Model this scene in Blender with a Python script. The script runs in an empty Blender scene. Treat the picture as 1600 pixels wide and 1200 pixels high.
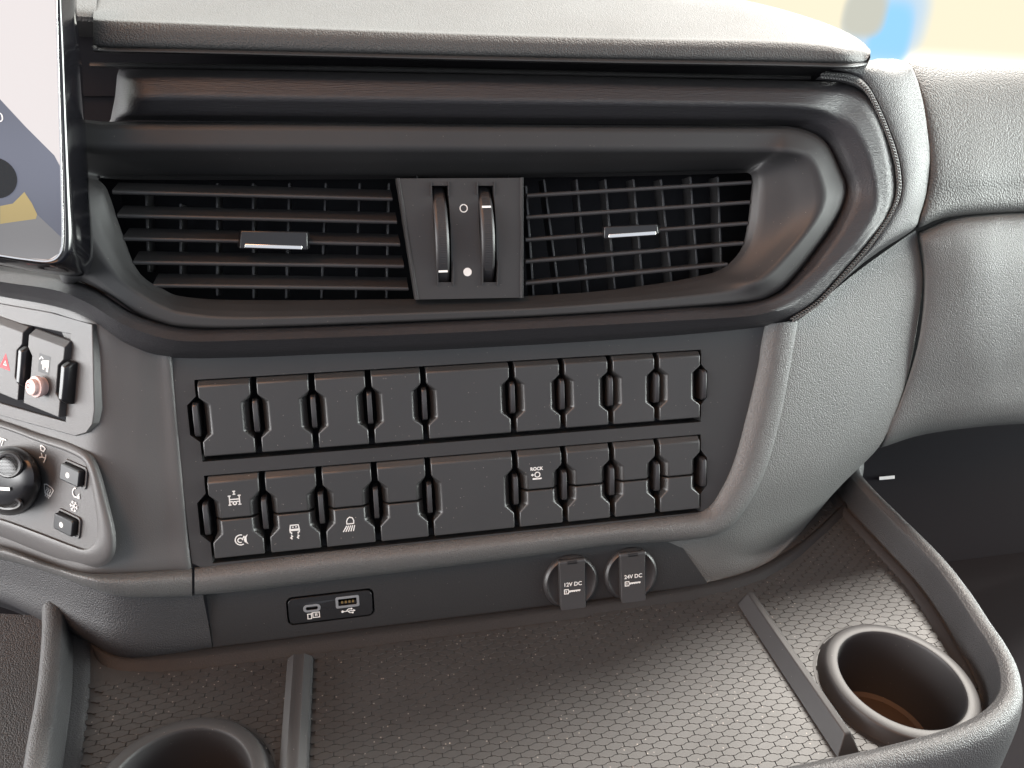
import bpy, bmesh, math, random
from mathutils import Vector, Matrix
from mathutils.geometry import tessellate_polygon
random.seed(7)
S = bpy.context.scene
COL = S.collection
# ------------------------------------------------------------------ camera
R_ = Vector((0.97928, -0.06473, 0.19187))
F_ = Vector((-0.1995, -0.47088, 0.85935))
U_ = Vector((0.03472, -0.87982, -0.47403))
CAMZ = 0.42233
FOC = 1156.0
cam_d = bpy.data.cameras.new('camera')
cam = bpy.data.objects.new('camera', cam_d)
COL.objects.link(cam)
cam_d.sensor_width = 36.0
cam_d.lens = 36.0 * FOC / 1600.0
cam_d.clip_start = 0.01
cam_d.clip_end = 200
# camera axes: right, down, forward of the image expressed in the world (x right, y into the dash, z up)
cr = Vector((R_[0], F_[0], U_[0])); cd = Vector((R_[1], F_[1], U_[1])); cf = Vector((R_[2], F_[2], U_[2]))
cam.matrix_world = Matrix(((cr.x, -cd.x, -cf.x, 0), (cr.y, -cd.y, -cf.y, 0), (cr.z, -cd.z, -cf.z, CAMZ), (0, 0, 0, 1)))
S.camera = cam
# ------------------------------------------------------------------ light
SUN_DIR = Vector((0.56, 0.42, 0.71)).normalized()      # where the light comes from
SUN_E, SUN_ANGLE = 5.0, 10
ENV = 1.0
S.view_settings.view_transform = 'Standard'
S.view_settings.look = 'None'
S.view_settings.exposure = 0.75
S.view_settings.gamma = 1.0
S.view_settings.use_curve_mapping = False
S.render.engine = 'CYCLES'
S.cycles.use_denoising = True
S.cycles.max_bounces = 6
sl = bpy.data.lights.new('sun', 'SUN'); so = bpy.data.objects.new('sun', sl); COL.objects.link(so)
sl.energy = SUN_E; sl.angle = math.radians(SUN_ANGLE); sl.color = (1.0, 0.94, 0.86)
so.location = SUN_DIR * 3
so.rotation_euler = SUN_DIR.to_track_quat('Z', 'Y').to_euler()

class NT:
    def __init__(s, tree): s.t = tree; s.n = tree.nodes; s.l = tree.links
    def node(s, typ, **kw):
        n = s.n.new(typ)
        for k, v in kw.items(): setattr(n, k, v)
        return n
    def inp(s, sock, v):
        if hasattr(v, 'is_linked') or isinstance(v, bpy.types.NodeSocket): s.l.new(v, sock)
        else: sock.default_value = v
    def math(s, op, a, b=0.0, c=0.0):
        n = s.node('ShaderNodeMath', operation=op)
        s.inp(n.inputs[0], a); s.inp(n.inputs[1], b); s.inp(n.inputs[2], c)
        return n.outputs[0]
    def step(s, v, lo, hi):
        n = s.node('ShaderNodeMapRange', interpolation_type='SMOOTHSTEP')
        s.inp(n.inputs[0], v); n.inputs[1].default_value = lo; n.inputs[2].default_value = hi
        n.inputs[3].default_value = 0; n.inputs[4].default_value = 1
        return n.outputs[0]
    def mix(s, f, a, b):
        n = s.node('ShaderNodeMix', data_type='RGBA')
        s.inp(n.inputs[0], f); s.inp(n.inputs[6], a); s.inp(n.inputs[7], b)
        return n.outputs[2]

w = bpy.data.worlds.new('World'); S.world = w; w.use_nodes = True
w.node_tree.nodes.clear()
q = NT(w.node_tree)
tc = q.node('ShaderNodeTexCoord'); sp = q.node('ShaderNodeSeparateXYZ')
q.l.new(tc.outputs['Generated'], sp.inputs[0])
X, Y, Z = sp.outputs
c = (0.05, 0.052, 0.08, 1)
c = q.mix(q.step(Z, -0.25, 0.35), c, (0.53, 0.57, 0.64, 1))              # cab interior behind
c = q.mix(q.step(Z, 0.5, 0.9), c, (0.26, 0.24, 0.23, 1))                  # dim, faintly warm headlining
wd = Vector((-0.42, -0.36, 0.83)).normalized()                           # unseen orange glow added above and behind for warm reflections on the trim
dt = q.math('ADD', q.math('MULTIPLY', X, wd.x), q.math('ADD', q.math('MULTIPLY', Y, wd.y), q.math('MULTIPLY', Z, wd.z)))
c = q.mix(q.step(dt, 0.955, 0.985), c, (5.4, 2.5, 1.15, 1))
# side windows: driver's (left) and passenger's (right)
mr = q.math('MULTIPLY', q.step(X, 0.45, 0.7), q.math('MULTIPLY', q.step(Z, -0.12, 0.0), q.math('SUBTRACT', 1.0, q.step(Z, 0.15, 0.36))))
mr = q.math('MULTIPLY', mr, q.step(Y, -0.6, -0.1))
c = q.mix(mr, c, (23.0, 24.6, 23.6, 1))
ml = q.math('MULTIPLY', q.step(q.math('MULTIPLY', X, -1.0), 0.62, 0.85), q.math('MULTIPLY', q.step(Z, -0.15, -0.02), q.math('SUBTRACT', 1.0, q.step(Z, 0.25, 0.45))))
ml = q.math('MULTIPLY', ml, q.step(Y, -0.75, -0.4))
c = q.mix(ml, c, (11.0, 11.0, 11.0, 1))
mf = q.math('MULTIPLY', q.step(Y, 0.2, 0.45), q.math('MULTIPLY', q.step(Z, -0.12, -0.04), q.math('SUBTRACT', 1.0, q.step(Z, 0.7, 0.85))))
c = q.mix(mf, c, (3.4, 3.5, 3.35, 1))                                    # windscreen
# overexposed cream yard seen low through the glass, with a blue and a grey thing out of focus
low = q.math('MULTIPLY', mf, q.math('SUBTRACT', 1.0, q.step(Z, 0.02, 0.2)))
c = q.mix(low, c, (0.61, 0.56, 0.42, 1))
def blob(px, py, sx, sy, col, c):
    v = (cr * (px - 800) + cd * (py - 600) + cf * FOC).normalized()
    a = q.math('DIVIDE', q.math('SUBTRACT', X, v.x), sx); b = q.math('DIVIDE', q.math('SUBTRACT', Z, v.z), sy)
    d = q.math('ADD', q.math('POWER', q.math('ABSOLUTE', a), 3.0), q.math('POWER', q.math('ABSOLUTE', b), 3.0))
    m = q.math('MULTIPLY', mf, q.math('SUBTRACT', 1.0, q.step(d, 0.25, 1.5)))
    return q.mix(m, c, col)
c = blob(1383, 32, 0.034, 0.04, (0.36, 0.46, 0.55, 1), c)
c = blob(1388, 62, 0.018, 0.04, (0.21, 0.43, 0.63, 1), c)
c = blob(1350, 22, 0.019, 0.024, (0.38, 0.38, 0.33, 1), c)
bg = q.node('ShaderNodeBackground'); bg.inputs[1].default_value = ENV
q.l.new(c, bg.inputs[0])
ow = q.node('ShaderNodeOutputWorld'); q.l.new(bg.outputs[0], ow.inputs[0])

# ------------------------------------------------------------------ planes traced from the picture
def ray(px, py): return (cr * (px - 800) + cd * (py - 600) + cf * FOC) / FOC
CAM = Vector((0, 0, CAMZ))
A20 = math.radians(20)
UP = Vector((0, math.sin(A20), math.cos(A20)))       # up along the leaning switch panel
OUT = Vector((0, -math.cos(A20), math.sin(A20)))     # out of it, towards the seats
RX = Vector((1, 0, 0))
PO = CAM + ray(700, 700) * 0.53
class Plane:
    def __init__(s, o, e1, e2):
        s.o = o; s.e1 = e1.normalized(); s.e3 = s.e1.cross(e2).normalized(); s.e2 = s.e3.cross(s.e1).normalized()
        if s.e3.dot(CAM - o) < 0: s.e3 = -s.e3
    def px(s, x, y, h=0.0):          # h in mm towards the viewer
        r = ray(x, y); o = s.o + s.e3 * (h / 1000)
        return CAM + r * ((o - CAM).dot(s.e3) / r.dot(s.e3))
    def at(s, u, v, h=0.0): return s.o + s.e1 * (u / 1000) + s.e2 * (v / 1000) + s.e3 * (h / 1000)
    def uv(s, x, y, h=0.0):
        p = s.px(x, y, h) - s.o
        return p.dot(s.e1) * 1000, p.dot(s.e2) * 1000
PAN = Plane(PO, RX, UP)
TRAY = Plane(Vector((0, 0, 0)), RX, Vector((0, 1, 0)))
_e1 = -(cr * (-1466 - 800) + cd * (255 - 600) + cf * FOC); _e1.z = 0; _e1.normalize()
_nh = Vector((_e1.y, -_e1.x, 0))                     # horizontal, towards the seats
if _nh.y > 0: _nh = -_nh
POD = Plane(PAN.px(150, 600, 5), _e1, Vector((0, 0, 1)) * math.cos(A20) - _nh * math.sin(A20))
if POD.e2.z < 0: POD.e2 = -POD.e2
BASE = {'P': PAN, 'T': TRAY, 'D': POD}
def pt(p, base='P'):
    if len(p) == 4: base = p[3]
    if base == 'W': return Vector(p[:3]) / 1000
    return BASE[base].px(p[0], p[1], p[2])

# ------------------------------------------------------------------ objects
def place(o, parent):
    COL.objects.link(o)
    if parent is not None: o.parent = parent
def origin_of(o):
    v = Vector((0, 0, 0))
    while o is not None: v += o.location; o = o.parent
    return v
def obj(name, verts, faces, mat, parent=None, smooth=True, sharp=35, bevel=None, label=None, tris=None):
    if parent is None:
        lo = Vector([min(v[i] for v in verts) for i in range(3)]); hi = Vector([max(v[i] for v in verts) for i in range(3)])
        org = Vector(((lo.x + hi.x) / 2, (lo.y + hi.y) / 2, lo.z)); loc = org
    else:
        org = origin_of(parent); loc = Vector((0, 0, 0))
    me = bpy.data.meshes.new(name)
    me.from_pydata([tuple(v - org) for v in verts], [], faces)
    me.update()
    if isinstance(mat, (list, tuple)):
        for m in mat: me.materials.append(m)
    else: me.materials.append(mat)
    o = bpy.data.objects.new(name, me); o.location = loc
    place(o, parent)
    if smooth:
        me.shade_smooth()
        me.set_sharp_from_angle(angle=math.radians(sharp))
    if bevel:
        b = o.modifiers.new('bevel', 'BEVEL'); b.width = bevel / 1000; b.segments = 2; b.limit_method = 'ANGLE'
        b.angle_limit = math.radians(28); b.harden_normals = False
    if label: o['label'] = label
    return o
def thing(name, label, cat, loc, group=None):
    o = bpy.data.objects.new(name, None); o.empty_display_size = 0.02; o.location = loc; COL.objects.link(o)
    o['label'] = label; o['category'] = cat
    if group: o['group'] = group
    return o
def tag(o, label, cat, group=None):
    o['label'] = label; o['category'] = cat
    if group: o['group'] = group
    return o
def cr1(p0, p1, p2, p3, t):
    t2, t3 = t * t, t * t * t
    return 0.5 * ((2 * p1) + (-p0 + p2) * t + (2 * p0 - 5 * p1 + 4 * p2 - p3) * t2 + (-p0 + 3 * p1 - 3 * p2 + p3) * t3)
def spline(pts, n, closed=False):
    out = []; m = len(pts); segs = m if closed else m - 1
    g = (lambda i: pts[i % m]) if closed else (lambda i: pts[i] if 0 <= i < m else (pts[0] * 2 - pts[1] if i < 0 else pts[-1] * 2 - pts[-2]))
    for i in range(segs):
        for k in range(n): out.append(cr1(g(i - 1), g(i), g(i + 1), g(i + 2), k / n))
    if not closed: out.append(pts[-1].copy())
    return out
def patch(name, rows, mat, parent=None, nu=6, nv=4, base='P', closed=False, linear=False, flip=None, **kw):
    """rows of control points (same number each): a smooth surface through them"""
    R = [[pt(p, base) for p in r] for r in rows]
    R = [spline(r, nu, closed) for r in R]
    cols = list(zip(*R)); W = len(cols)
    out = []
    for c_ in cols:
        c_ = list(c_)
        if linear:
            o_ = []
            for i in range(len(c_) - 1):
                for k in range(nv): o_.append(c_[i].lerp(c_[i + 1], k / nv))
            o_.append(c_[-1]); out.append(o_)
        else: out.append(spline(c_, nv))
    H = len(out[0]); verts = [v for c_ in out for v in c_]; faces = []
    for i in range(W if closed else W - 1):
        j = (i + 1) % W
        for k in range(H - 1): faces.append((i * H + k, i * H + k + 1, j * H + k + 1, j * H + k))
    # face the camera
    s = 0
    for f in faces:
        a, b, c_ = verts[f[0]], verts[f[1]], verts[f[2]]
        n = (b - a).cross(c_ - a); s += n.dot(CAM - a)
    if s < 0: faces = [tuple(reversed(f)) for f in faces]
    return obj(name, verts, faces, mat, parent, **kw)
def loft(name, loops, mat, parent=None, caps=(True, True), **kw):
    """closed loops of 3D points, same count"""
    n = len(loops[0]); verts = [v for l in loops for v in l]; faces = []
    for i in range(len(loops) - 1):
        for k in range(n):
            a, b = i * n + k, i * n + (k + 1) % n
            faces.append((a, b, b + n, a + n))
    if caps[0]: faces.append(tuple(reversed(range(n))))
    if caps[1]: faces.append(tuple((len(loops) - 1) * n + k for k in range(n)))
    bm = bmesh.new()
    vs = [bm.verts.new(v) for v in verts]
    for f in faces:
        try: bm.faces.new([vs[i] for i in f])
        except ValueError: pass
    bmesh.ops.recalc_face_normals(bm, faces=bm.faces)
    bm.verts.index_update()
    faces = [tuple(v.index for v in f.verts) for f in bm.faces]
    bm.free()
    return obj(name, verts, faces, mat, parent, **kw)
def prism(name, outline, plane, h0, h1, mat, parent=None, shrink=0, **kw):
    """outline [(u,v) mm] in a plane, from h0 (back) to h1 (front)"""
    return loft(name, [[plane.at(u, v, h0) for u, v in outline], [plane.at(u, v, h1) for u, v in outline]], mat, parent, **kw)
def holed(name, outer, holes, plane, h, depth, mat, parent=None, **kw):
    """flat sheet with holes, all walls going back by depth"""
    loops = [outer] + holes
    tri = tessellate_polygon([[Vector((u, v, 0)) for u, v in l] for l in loops])
    flat = [p for l in loops for p in l]
    verts = [plane.at(u, v, h) for u, v in flat]; n = len(verts)
    faces = [tuple(t) for t in tri]
    faces2 = []
    for f in faces:
        a, b, c_ = [verts[i] for i in f]
        faces2.append(f if (b - a).cross(c_ - a).dot(plane.e3) > 0 else tuple(reversed(f)))
    faces = faces2
    verts += [plane.at(u, v, h - depth) for u, v in flat]
    k0 = 0
    for li, l in enumerate(loops):
        m = len(l)
        area = sum(l[i][0] * l[(i + 1) % m][1] - l[(i + 1) % m][0] * l[i][1] for i in range(m))
        for i in range(m):
            a, b = k0 + i, k0 + (i + 1) % m
            f = (a, b, b + n, a + n)
            if (area > 0) == (li == 0): f = tuple(reversed(f))
            # orientation of the plane's own frame
            faces.append(f)
        k0 += m
    kw.setdefault('sharp', 30)
    return obj(name, verts, faces, mat, parent, **kw)
def rrect(u0, v0, u1, v1, r, n=5):
    o = []
    for cx, cy, a0 in ((u1 - r, v1 - r, 0), (u0 + r, v1 - r, 90), (u0 + r, v0 + r, 180), (u1 - r, v0 + r, 270)):
        for k in range(n + 1):
            a = math.radians(a0 + 90 * k / n); o.append((cx + r * math.cos(a), cy + r * math.sin(a)))
    return o
def circle(cx, cy, r, n=32): return [(cx + r * math.cos(2 * math.pi * k / n), cy + r * math.sin(2 * math.pi * k / n)) for k in range(n)]
def lathe(name, prof, plane, cu, cv, mat, parent=None, n=48, caps=(False, False), **kw):
    return loft(name, [[plane.at(cu + r * math.cos(2 * math.pi * k / n), cv + r * math.sin(2 * math.pi * k / n), h) for k in range(n)] for r, h in prof], mat, parent, caps=caps, **kw)
def ribbon(verts, faces, plane, line, wd, h, closed=False):
    """printed stroke of width wd (mm)"""
    m = len(line)
    L = []
    for i, (x, y) in enumerate(line):
        a = line[(i - 1) % m] if (closed or i > 0) else None
        b = line[(i + 1) % m] if (closed or i < m - 1) else None
        d1 = Vector((x - a[0], y - a[1])) if a else None; d2 = Vector((b[0] - x, b[1] - y)) if b else None
        if d1 is None: d1 = d2
        if d2 is None: d2 = d1
        d1 = d1.normalized(); d2 = d2.normalized(); n_ = Vector((-(d1.y + d2.y), d1.x + d2.x))
        if n_.length < 1e-4: n_ = Vector((-d1.y, d1.x))
        n_.normalize(); k = wd / 2 / max(0.5, abs(n_.dot(Vector((-d1.y, d1.x)))))
        L.append(((x + n_.x * k, y + n_.y * k), (x - n_.x * k, y - n_.y * k)))
    b0 = len(verts)
    for p, q_ in L: verts.append(plane.at(p[0], p[1], h)); verts.append(plane.at(q_[0], q_[1], h))
    for i in range(m if closed else m - 1):
        j = (i + 1) % m
        faces.append((b0 + 2 * i, b0 + 2 * i + 1, b0 + 2 * j + 1, b0 + 2 * j))
def icon(name, plane, cu, cv, h, lines, wd, mat, parent, polys=(), rot=0, sc=1.0, label=None):
    verts, faces = [], []
    ca, sa = math.cos(math.radians(rot)) * sc, math.sin(math.radians(rot)) * sc
    T = lambda l: [(cu + x * ca - y * sa, cv + x * sa + y * ca) for x, y in l]
    for l in lines:
        cl = l[0] == 'c'
        if cl: l = l[1:]
        ribbon(verts, faces, plane, T(l), wd, h, cl)
    for p in polys:
        b0 = len(verts); verts += [plane.at(u, v, h) for u, v in T(p)]; faces.append(tuple(range(b0, b0 + len(p))))
    ff = []
    for f in faces:
        a, b, c_ = [verts[i] for i in f[:3]]
        ff.append(f if (b - a).cross(c_ - a).dot(plane.e3) > 0 else tuple(reversed(f)))
    return obj(name, verts, ff, mat, parent, smooth=False, label=label)
def text(name, s, plane, cu, cv, h, size, mat, parent, bold=0.0, rot=0, sx=1.0, label=None):
    cu_ = bpy.data.curves.new('t', 'FONT'); cu_.body = s; cu_.size = size / 1000; cu_.align_x = 'CENTER'; cu_.align_y = 'CENTER'
    cu_.offset = bold / 1000; cu_.resolution_u = 3
    tmp = bpy.data.objects.new('t', cu_); COL.objects.link(tmp)
    me = bpy.data.meshes.new_from_object(tmp)
    bpy.data.objects.remove(tmp)
    ca, sa = math.cos(math.radians(rot)), math.sin(math.radians(rot))
    org = origin_of(parent)
    for v in me.vertices:
        x, y = v.co.x * 1000 * sx, v.co.y * 1000
        v.co = plane.at(cu + x * ca - y * sa, cv + x * sa + y * ca, h) - org
    me.materials.clear(); me.materials.append(mat); me.name = name
    o = bpy.data.objects.new(name, me); place(o, parent)
    if label: o['label'] = label
    return o
def arc(cx, cy, r, a0, a1, n=10): return [(cx + r * math.cos(math.radians(a0 + (a1 - a0) * k / n)), cy + r * math.sin(math.radians(a0 + (a1 - a0) * k / n))) for k in range(n + 1)]
def bar(name, p0, p1, sect, mat, parent, ax1, ax2, **kw):
    """section [(a,b) mm] along ax1, ax2 swept from p0 to p1"""
    return loft(name, [[p + ax1 * (a / 1000) + ax2 * (b / 1000) for a, b in sect] for p in (p0, p1)], mat, parent, **kw)

# ------------------------------------------------------------------ materials
def material(name, col, rough=0.5, spec=0.5, metal=0.0, grain=None, dust=0.0, var=0.0, coat=0.0, emit=None):
    m = bpy.data.materials.new(name); m.use_nodes = True
    t = NT(m.node_tree); t.n.clear()
    b = t.node('ShaderNodeBsdfPrincipled'); o = t.node('ShaderNodeOutputMaterial'); t.l.new(b.outputs[0], o.inputs[0])
    tc = t.node('ShaderNodeTexCoord').outputs['Object']
    b.inputs['Roughness'].default_value = rough
    b.inputs['Metallic'].default_value = metal
    b.inputs['Specular IOR Level'].default_value = spec
    if coat: b.inputs['Coat Weight'].default_value = coat; b.inputs['Coat Roughness'].default_value = 0.08
    base = (*col, 1)
    if var:
        n = t.node('ShaderNodeTexNoise'); n.inputs['Scale'].default_value = 14; n.inputs['Detail'].default_value = 6
        t.l.new(tc, n.inputs[0])
        base = t.mix(t.step(n.outputs[0], 0.35, 0.7), base, tuple(x * (1 + var) for x in col) + (1,))
        # gloss wanders a little: wiped and touched areas
        rr = t.math('MULTIPLY_ADD', n.outputs[0], 0.16, rough - 0.08)
        t.inp(b.inputs['Roughness'], rr)
    if dust:
        v = t.node('ShaderNodeTexVoronoi'); v.inputs['Scale'].default_value = 95; v.inputs['Randomness'].default_value = 1
        t.l.new(tc, v.inputs[0])
        hs = t.node('ShaderNodeSeparateColor'); t.l.new(v.outputs['Color'], hs.inputs[0])
        size = t.math('MULTIPLY', t.math('POWER', hs.outputs[0], 3.0), 0.034 * dust)
        m1 = t.math('LESS_THAN', v.outputs['Distance'], size)
        v2 = t.node('ShaderNodeTexVoronoi'); v2.inputs['Scale'].default_value = 420
        t.l.new(tc, v2.inputs[0])
        h2 = t.node('ShaderNodeSeparateColor'); t.l.new(v2.outputs['Color'], h2.inputs[0])
        m2 = t.math('MULTIPLY', t.math('GREATER_THAN', h2.outputs[1], 0.9), t.math('LESS_THAN', v2.outputs['Distance'], 0.16 * dust))
        mm = t.math('MAXIMUM', m1, t.math('MULTIPLY', m2, 0.45))
        base = t.mix(mm, base, (0.42, 0.38, 0.34, 1))
    t.inp(b.inputs['Base Color'], base)
    hgt = None; dist = 0.0003; st = 1.0
    if grain:
        kind, scale, st, dist = grain
        if kind == 'leather':
            n = t.node('ShaderNodeTexNoise'); n.inputs['Scale'].default_value = scale * 0.6; n.inputs['Detail'].default_value = 2
            t.l.new(tc, n.inputs[0])
            mp = t.node('ShaderNodeMix', data_type='VECTOR'); mp.inputs[0].default_value = 0.0018
            va = t.node('ShaderNodeVectorMath', operation='MULTIPLY_ADD')
            t.l.new(n.outputs['Color'], va.inputs[0]); va.inputs[1].default_value = (0.8 / scale,) * 3
            t.l.new(tc, va.inputs[2])
            v = t.node('ShaderNodeTexVoronoi', feature='SMOOTH_F1'); v.inputs['Scale'].default_value = scale
            v.inputs['Smoothness'].default_value = 0.25
            t.l.new(va.outputs[0], v.inputs[0])
            n2 = t.node('ShaderNodeTexNoise'); n2.inputs['Scale'].default_value = scale * 2.2; n2.inputs['Detail'].default_value = 2
            t.l.new(tc, n2.inputs[0])
            hgt = t.math('SUBTRACT', t.math('MULTIPLY', n2.outputs[0], 0.35), v.outputs['Distance'])
        elif kind == 'fine':
            n = t.node('ShaderNodeTexNoise'); n.inputs['Scale'].default_value = scale; n.inputs['Detail'].default_value = 3
            t.l.new(tc, n.inputs[0]); hgt = n.outputs[0]
        elif kind == 'brushed':
            mp = t.node('ShaderNodeMapping'); mp.inputs['Scale'].default_value = (0.07, 1, 1)
            t.l.new(tc, mp.inputs[0])
            n = t.node('ShaderNodeTexNoise'); n.inputs['Scale'].default_value = scale; n.inputs['Detail'].default_value = 4
            n.inputs['Roughness'].default_value = 0.6
            t.l.new(mp.outputs[0], n.inputs[0]); hgt = n.outputs[0]
        bp = t.node('ShaderNodeBump'); bp.inputs['Strength'].default_value = st; bp.inputs['Distance'].default_value = dist
        t.l.new(hgt, bp.inputs['Height']); t.l.new(bp.outputs[0], b.inputs['Normal'])
    if emit and len(emit) == 5:
        n = t.node('ShaderNodeTexNoise'); n.inputs['Scale'].default_value = 9; n.inputs['Detail'].default_value = 1
        t.l.new(tc, n.inputs[0])
        k = emit[4]
        t.l.new(t.mix(t.step(n.outputs[0], 0.35, 0.65), tuple(x * (1 - k) for x in emit[:3]) + (1,), tuple(min(1, x * (1 + k)) for x in emit[:3]) + (1,)), b.inputs['Emission Color'])
        b.inputs['Emission Strength'].default_value = emit[3]
    elif emit:
        b.inputs['Emission Color'].default_value = (*emit[:3], 1); b.inputs['Emission Strength'].default_value = emit[3]
    return m
M = {}
M['pad'] = material('soft_pad', (0.043, 0.042, 0.041), 0.62, 0.5, grain=('leather', 950, 0.8, 0.0005), var=0.12)
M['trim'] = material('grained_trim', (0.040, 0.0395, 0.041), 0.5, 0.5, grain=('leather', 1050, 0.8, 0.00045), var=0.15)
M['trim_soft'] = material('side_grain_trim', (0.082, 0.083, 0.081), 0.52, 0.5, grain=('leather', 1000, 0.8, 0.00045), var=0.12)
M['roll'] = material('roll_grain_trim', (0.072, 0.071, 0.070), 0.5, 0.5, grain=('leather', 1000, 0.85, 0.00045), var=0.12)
M['knee'] = material('dark_grain_trim', (0.024, 0.024, 0.026), 0.58, 0.45, grain=('leather', 1000, 0.8, 0.00045), var=0.12)
M['coarse'] = material('coarse_grain_trim', (0.068, 0.068, 0.065), 0.58, 0.5, grain=('leather', 620, 0.7, 0.0006), var=0.12)
M['brushed'] = material('brushed_plastic', (0.022, 0.021, 0.023), 0.42, 0.55, grain=('brushed', 1500, 1.0, 0.0005), dust=0.5)
M['matte'] = material('matte_plastic', (0.021, 0.0205, 0.021), 0.5, 0.5, grain=('fine', 2600, 0.3, 0.0002), dust=0.6, var=0.1)
M['switch'] = material('switch_plastic', (0.026, 0.0255, 0.0255), 0.40, 0.6, grain=('fine', 2600, 0.3, 0.0002), dust=0.75, var=0.1)
M['pod'] = material('pod_plastic', (0.060, 0.058, 0.058), 0.5, 0.5, grain=('fine', 1500, 0.4, 0.0003), dust=0.5, var=0.1)
M['fascia'] = material('lower_fascia_plastic', (0.015, 0.015, 0.016), 0.62, 0.35, grain=('leather', 800, 0.4, 0.0003), dust=0.5)  # same plastic as the side trim; its shade is put into a darker colour
M['black'] = material('black_plastic', (0.006, 0.006, 0.007), 0.5, 0.4)
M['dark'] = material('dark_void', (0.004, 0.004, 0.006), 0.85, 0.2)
M['void'] = material('deep_shadow_plastic', (0.010, 0.009, 0.011), 0.9, 0.15)  # shade of the recesses put into a near-black base colour
M['slat'] = material('slat_plastic', (0.034, 0.033, 0.034), 0.33, 0.5, grain=('fine', 1800, 0.2, 0.0002), dust=0.5)
M['grip'] = material('grip_bar_plastic', (0.026, 0.025, 0.026), 0.3, 0.6)
M['duct'] = material('duct_plastic', (0.012, 0.012, 0.015), 0.6, 0.3)
M['wheel'] = material('thumbwheel_plastic', (0.024, 0.023, 0.024), 0.42, 0.5)
M['gloss'] = material('gloss_black', (0.004, 0.004, 0.005), 0.12, 0.6)
M['satin'] = material('satin_black', (0.010, 0.010, 0.011), 0.3, 0.55)
M['chrome'] = material('satin_chrome', (0.75, 0.74, 0.72), 0.25, 0.5, metal=1.0)
M['white'] = material('white_print', (0.6, 0.6, 0.585), 0.6, 0.3, emit=None)
M['whiteline'] = material('white_mark', (0.8, 0.8, 0.78), 0.6, 0.3)
M['red'] = material('red_print', (0.55, 0.05, 0.07), 0.6, 0.3)
M['mat'] = material('tray_mat_rubber', (0.027, 0.026, 0.026), 0.52, 0.5, grain=('fine', 1500, 0.6, 0.0002), dust=1.3, var=0.12)
M['cup'] = material('cup_plastic', (0.024, 0.023, 0.024), 0.54, 0.5, grain=('fine', 1900, 0.35, 0.0002), dust=0.6)
M['cupfloor'] = material('cup_floor_warm_tint', (0.06, 0.042, 0.03), 0.6, 0.4)  # warm light on the well floor put into the brown base colour
M['ivory'] = material('pale_pink_knob_plastic', (0.72, 0.52, 0.48), 0.4, 0.5)
M['port'] = material('port_metal', (0.5, 0.5, 0.5), 0.35, 0.5, metal=0.9)
M['gold'] = material('contact_gold', (0.6, 0.4, 0.16), 0.3, 0.5, metal=1.0)
M['screen_w'] = material('screen_pale_glare', (0.02, 0.02, 0.02), 0.08, 0.5, emit=(0.93, 0.86, 0.85, 0.53))  # screen tones from here on: glass reflections painted in, mostly as emission
M['screen_g'] = material('screen_slate_reflection', (0.02, 0.02, 0.02), 0.08, 0.5, emit=(0.15, 0.16, 0.21, 0.6, 0.35))
M['screen_g2'] = material('screen_grey_reflection', (0.02, 0.02, 0.02), 0.08, 0.5, emit=(0.24, 0.235, 0.24, 0.6, 0.3))
M['screen_y'] = material('screen_yellow_reflection', (0.02, 0.02, 0.02), 0.08, 0.5, emit=(0.50, 0.38, 0.15, 0.6, 0.3))
M['screen_k'] = material('screen_black_reflection', (0.01, 0.01, 0.01), 0.1, 0.5)

# ------------------------------------------------------------------ structure behind the modules
def struct(o): o['kind'] = 'structure'; return o
back = [(-500, 60), (1000, 90), (1380, 125), (2300, 140), (2300, 1500), (-500, 1500)]
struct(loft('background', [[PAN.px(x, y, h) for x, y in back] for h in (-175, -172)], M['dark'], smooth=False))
# ------------------------------------------------------------------ dash top pad
t = thing('dash_top_pad', 'pale sunlit grained cushion running along the very top of the dashboard', 'dash pad', PAN.px(700, 95, 0))
cx = [152, 158, 300, 500, 750, 1000, 1180, 1270, 1325, 1352, 1360]
yb = [72, 76, 79, 84, 90, 95, 98, 100, 101, 98, 88]
yc = [28, 30, 36, 44, 53, 60, 63, 68, 76, 82, 84]
patch('cushion', [
    [(x if i > 1 else x - 2, y - (2 if i < 9 else 4), 10 if i < 9 else 5) for i, (x, y) in enumerate(zip(cx, yb))],
    [(x, y - 3, 24 if 0 < i < 9 else 14) for i, (x, y) in enumerate(zip(cx, yb))],
    [(x, (a + b) / 2, 27 if 0 < i < 9 else 14) for i, (x, a, b) in enumerate(zip(cx, yb, yc))],
    [(x, a + 5, 26 if 0 < i < 9 else 13) for i, (x, a) in enumerate(zip(cx, yc))],
    [(x, a, 23 if 0 < i < 9 else 11) for i, (x, a) in enumerate(zip(cx, yc))],
    [(x, a - 5, 13 if 0 < i < 9 else 4) for i, (x, a) in enumerate(zip(cx, yc))],
    [(154, 0, -40), (161, 0, -34), (300, 2, -34), (500, 8, -34), (750, 14, -34), (1000, 22, -34), (1170, 26, -34), (1262, 36, -34), (1315, 52, -24), (1345, 64, -16), (1358, 76, -10)],
    [(156, -45, -120), (164, -45, -110), (300, -42, -110), (500, -38, -110), (750, -30, -110), (950, -22, -110), (1090, -8, -100), (1195, 8, -90), (1272, 30, -66), (1318, 48, -44), (1346, 66, -26)],
    [(158, -110, -260), (166, -110, -250), (300, -110, -250), (500, -110, -250), (700, -100, -250), (880, -70, -230), (1010, -40, -200), (1120, -8, -150), (1218, 14, -110), (1290, 42, -70), (1338, 66, -36)],
    ], M['pad'], t, nu=8, nv=4, sharp=60)
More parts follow.
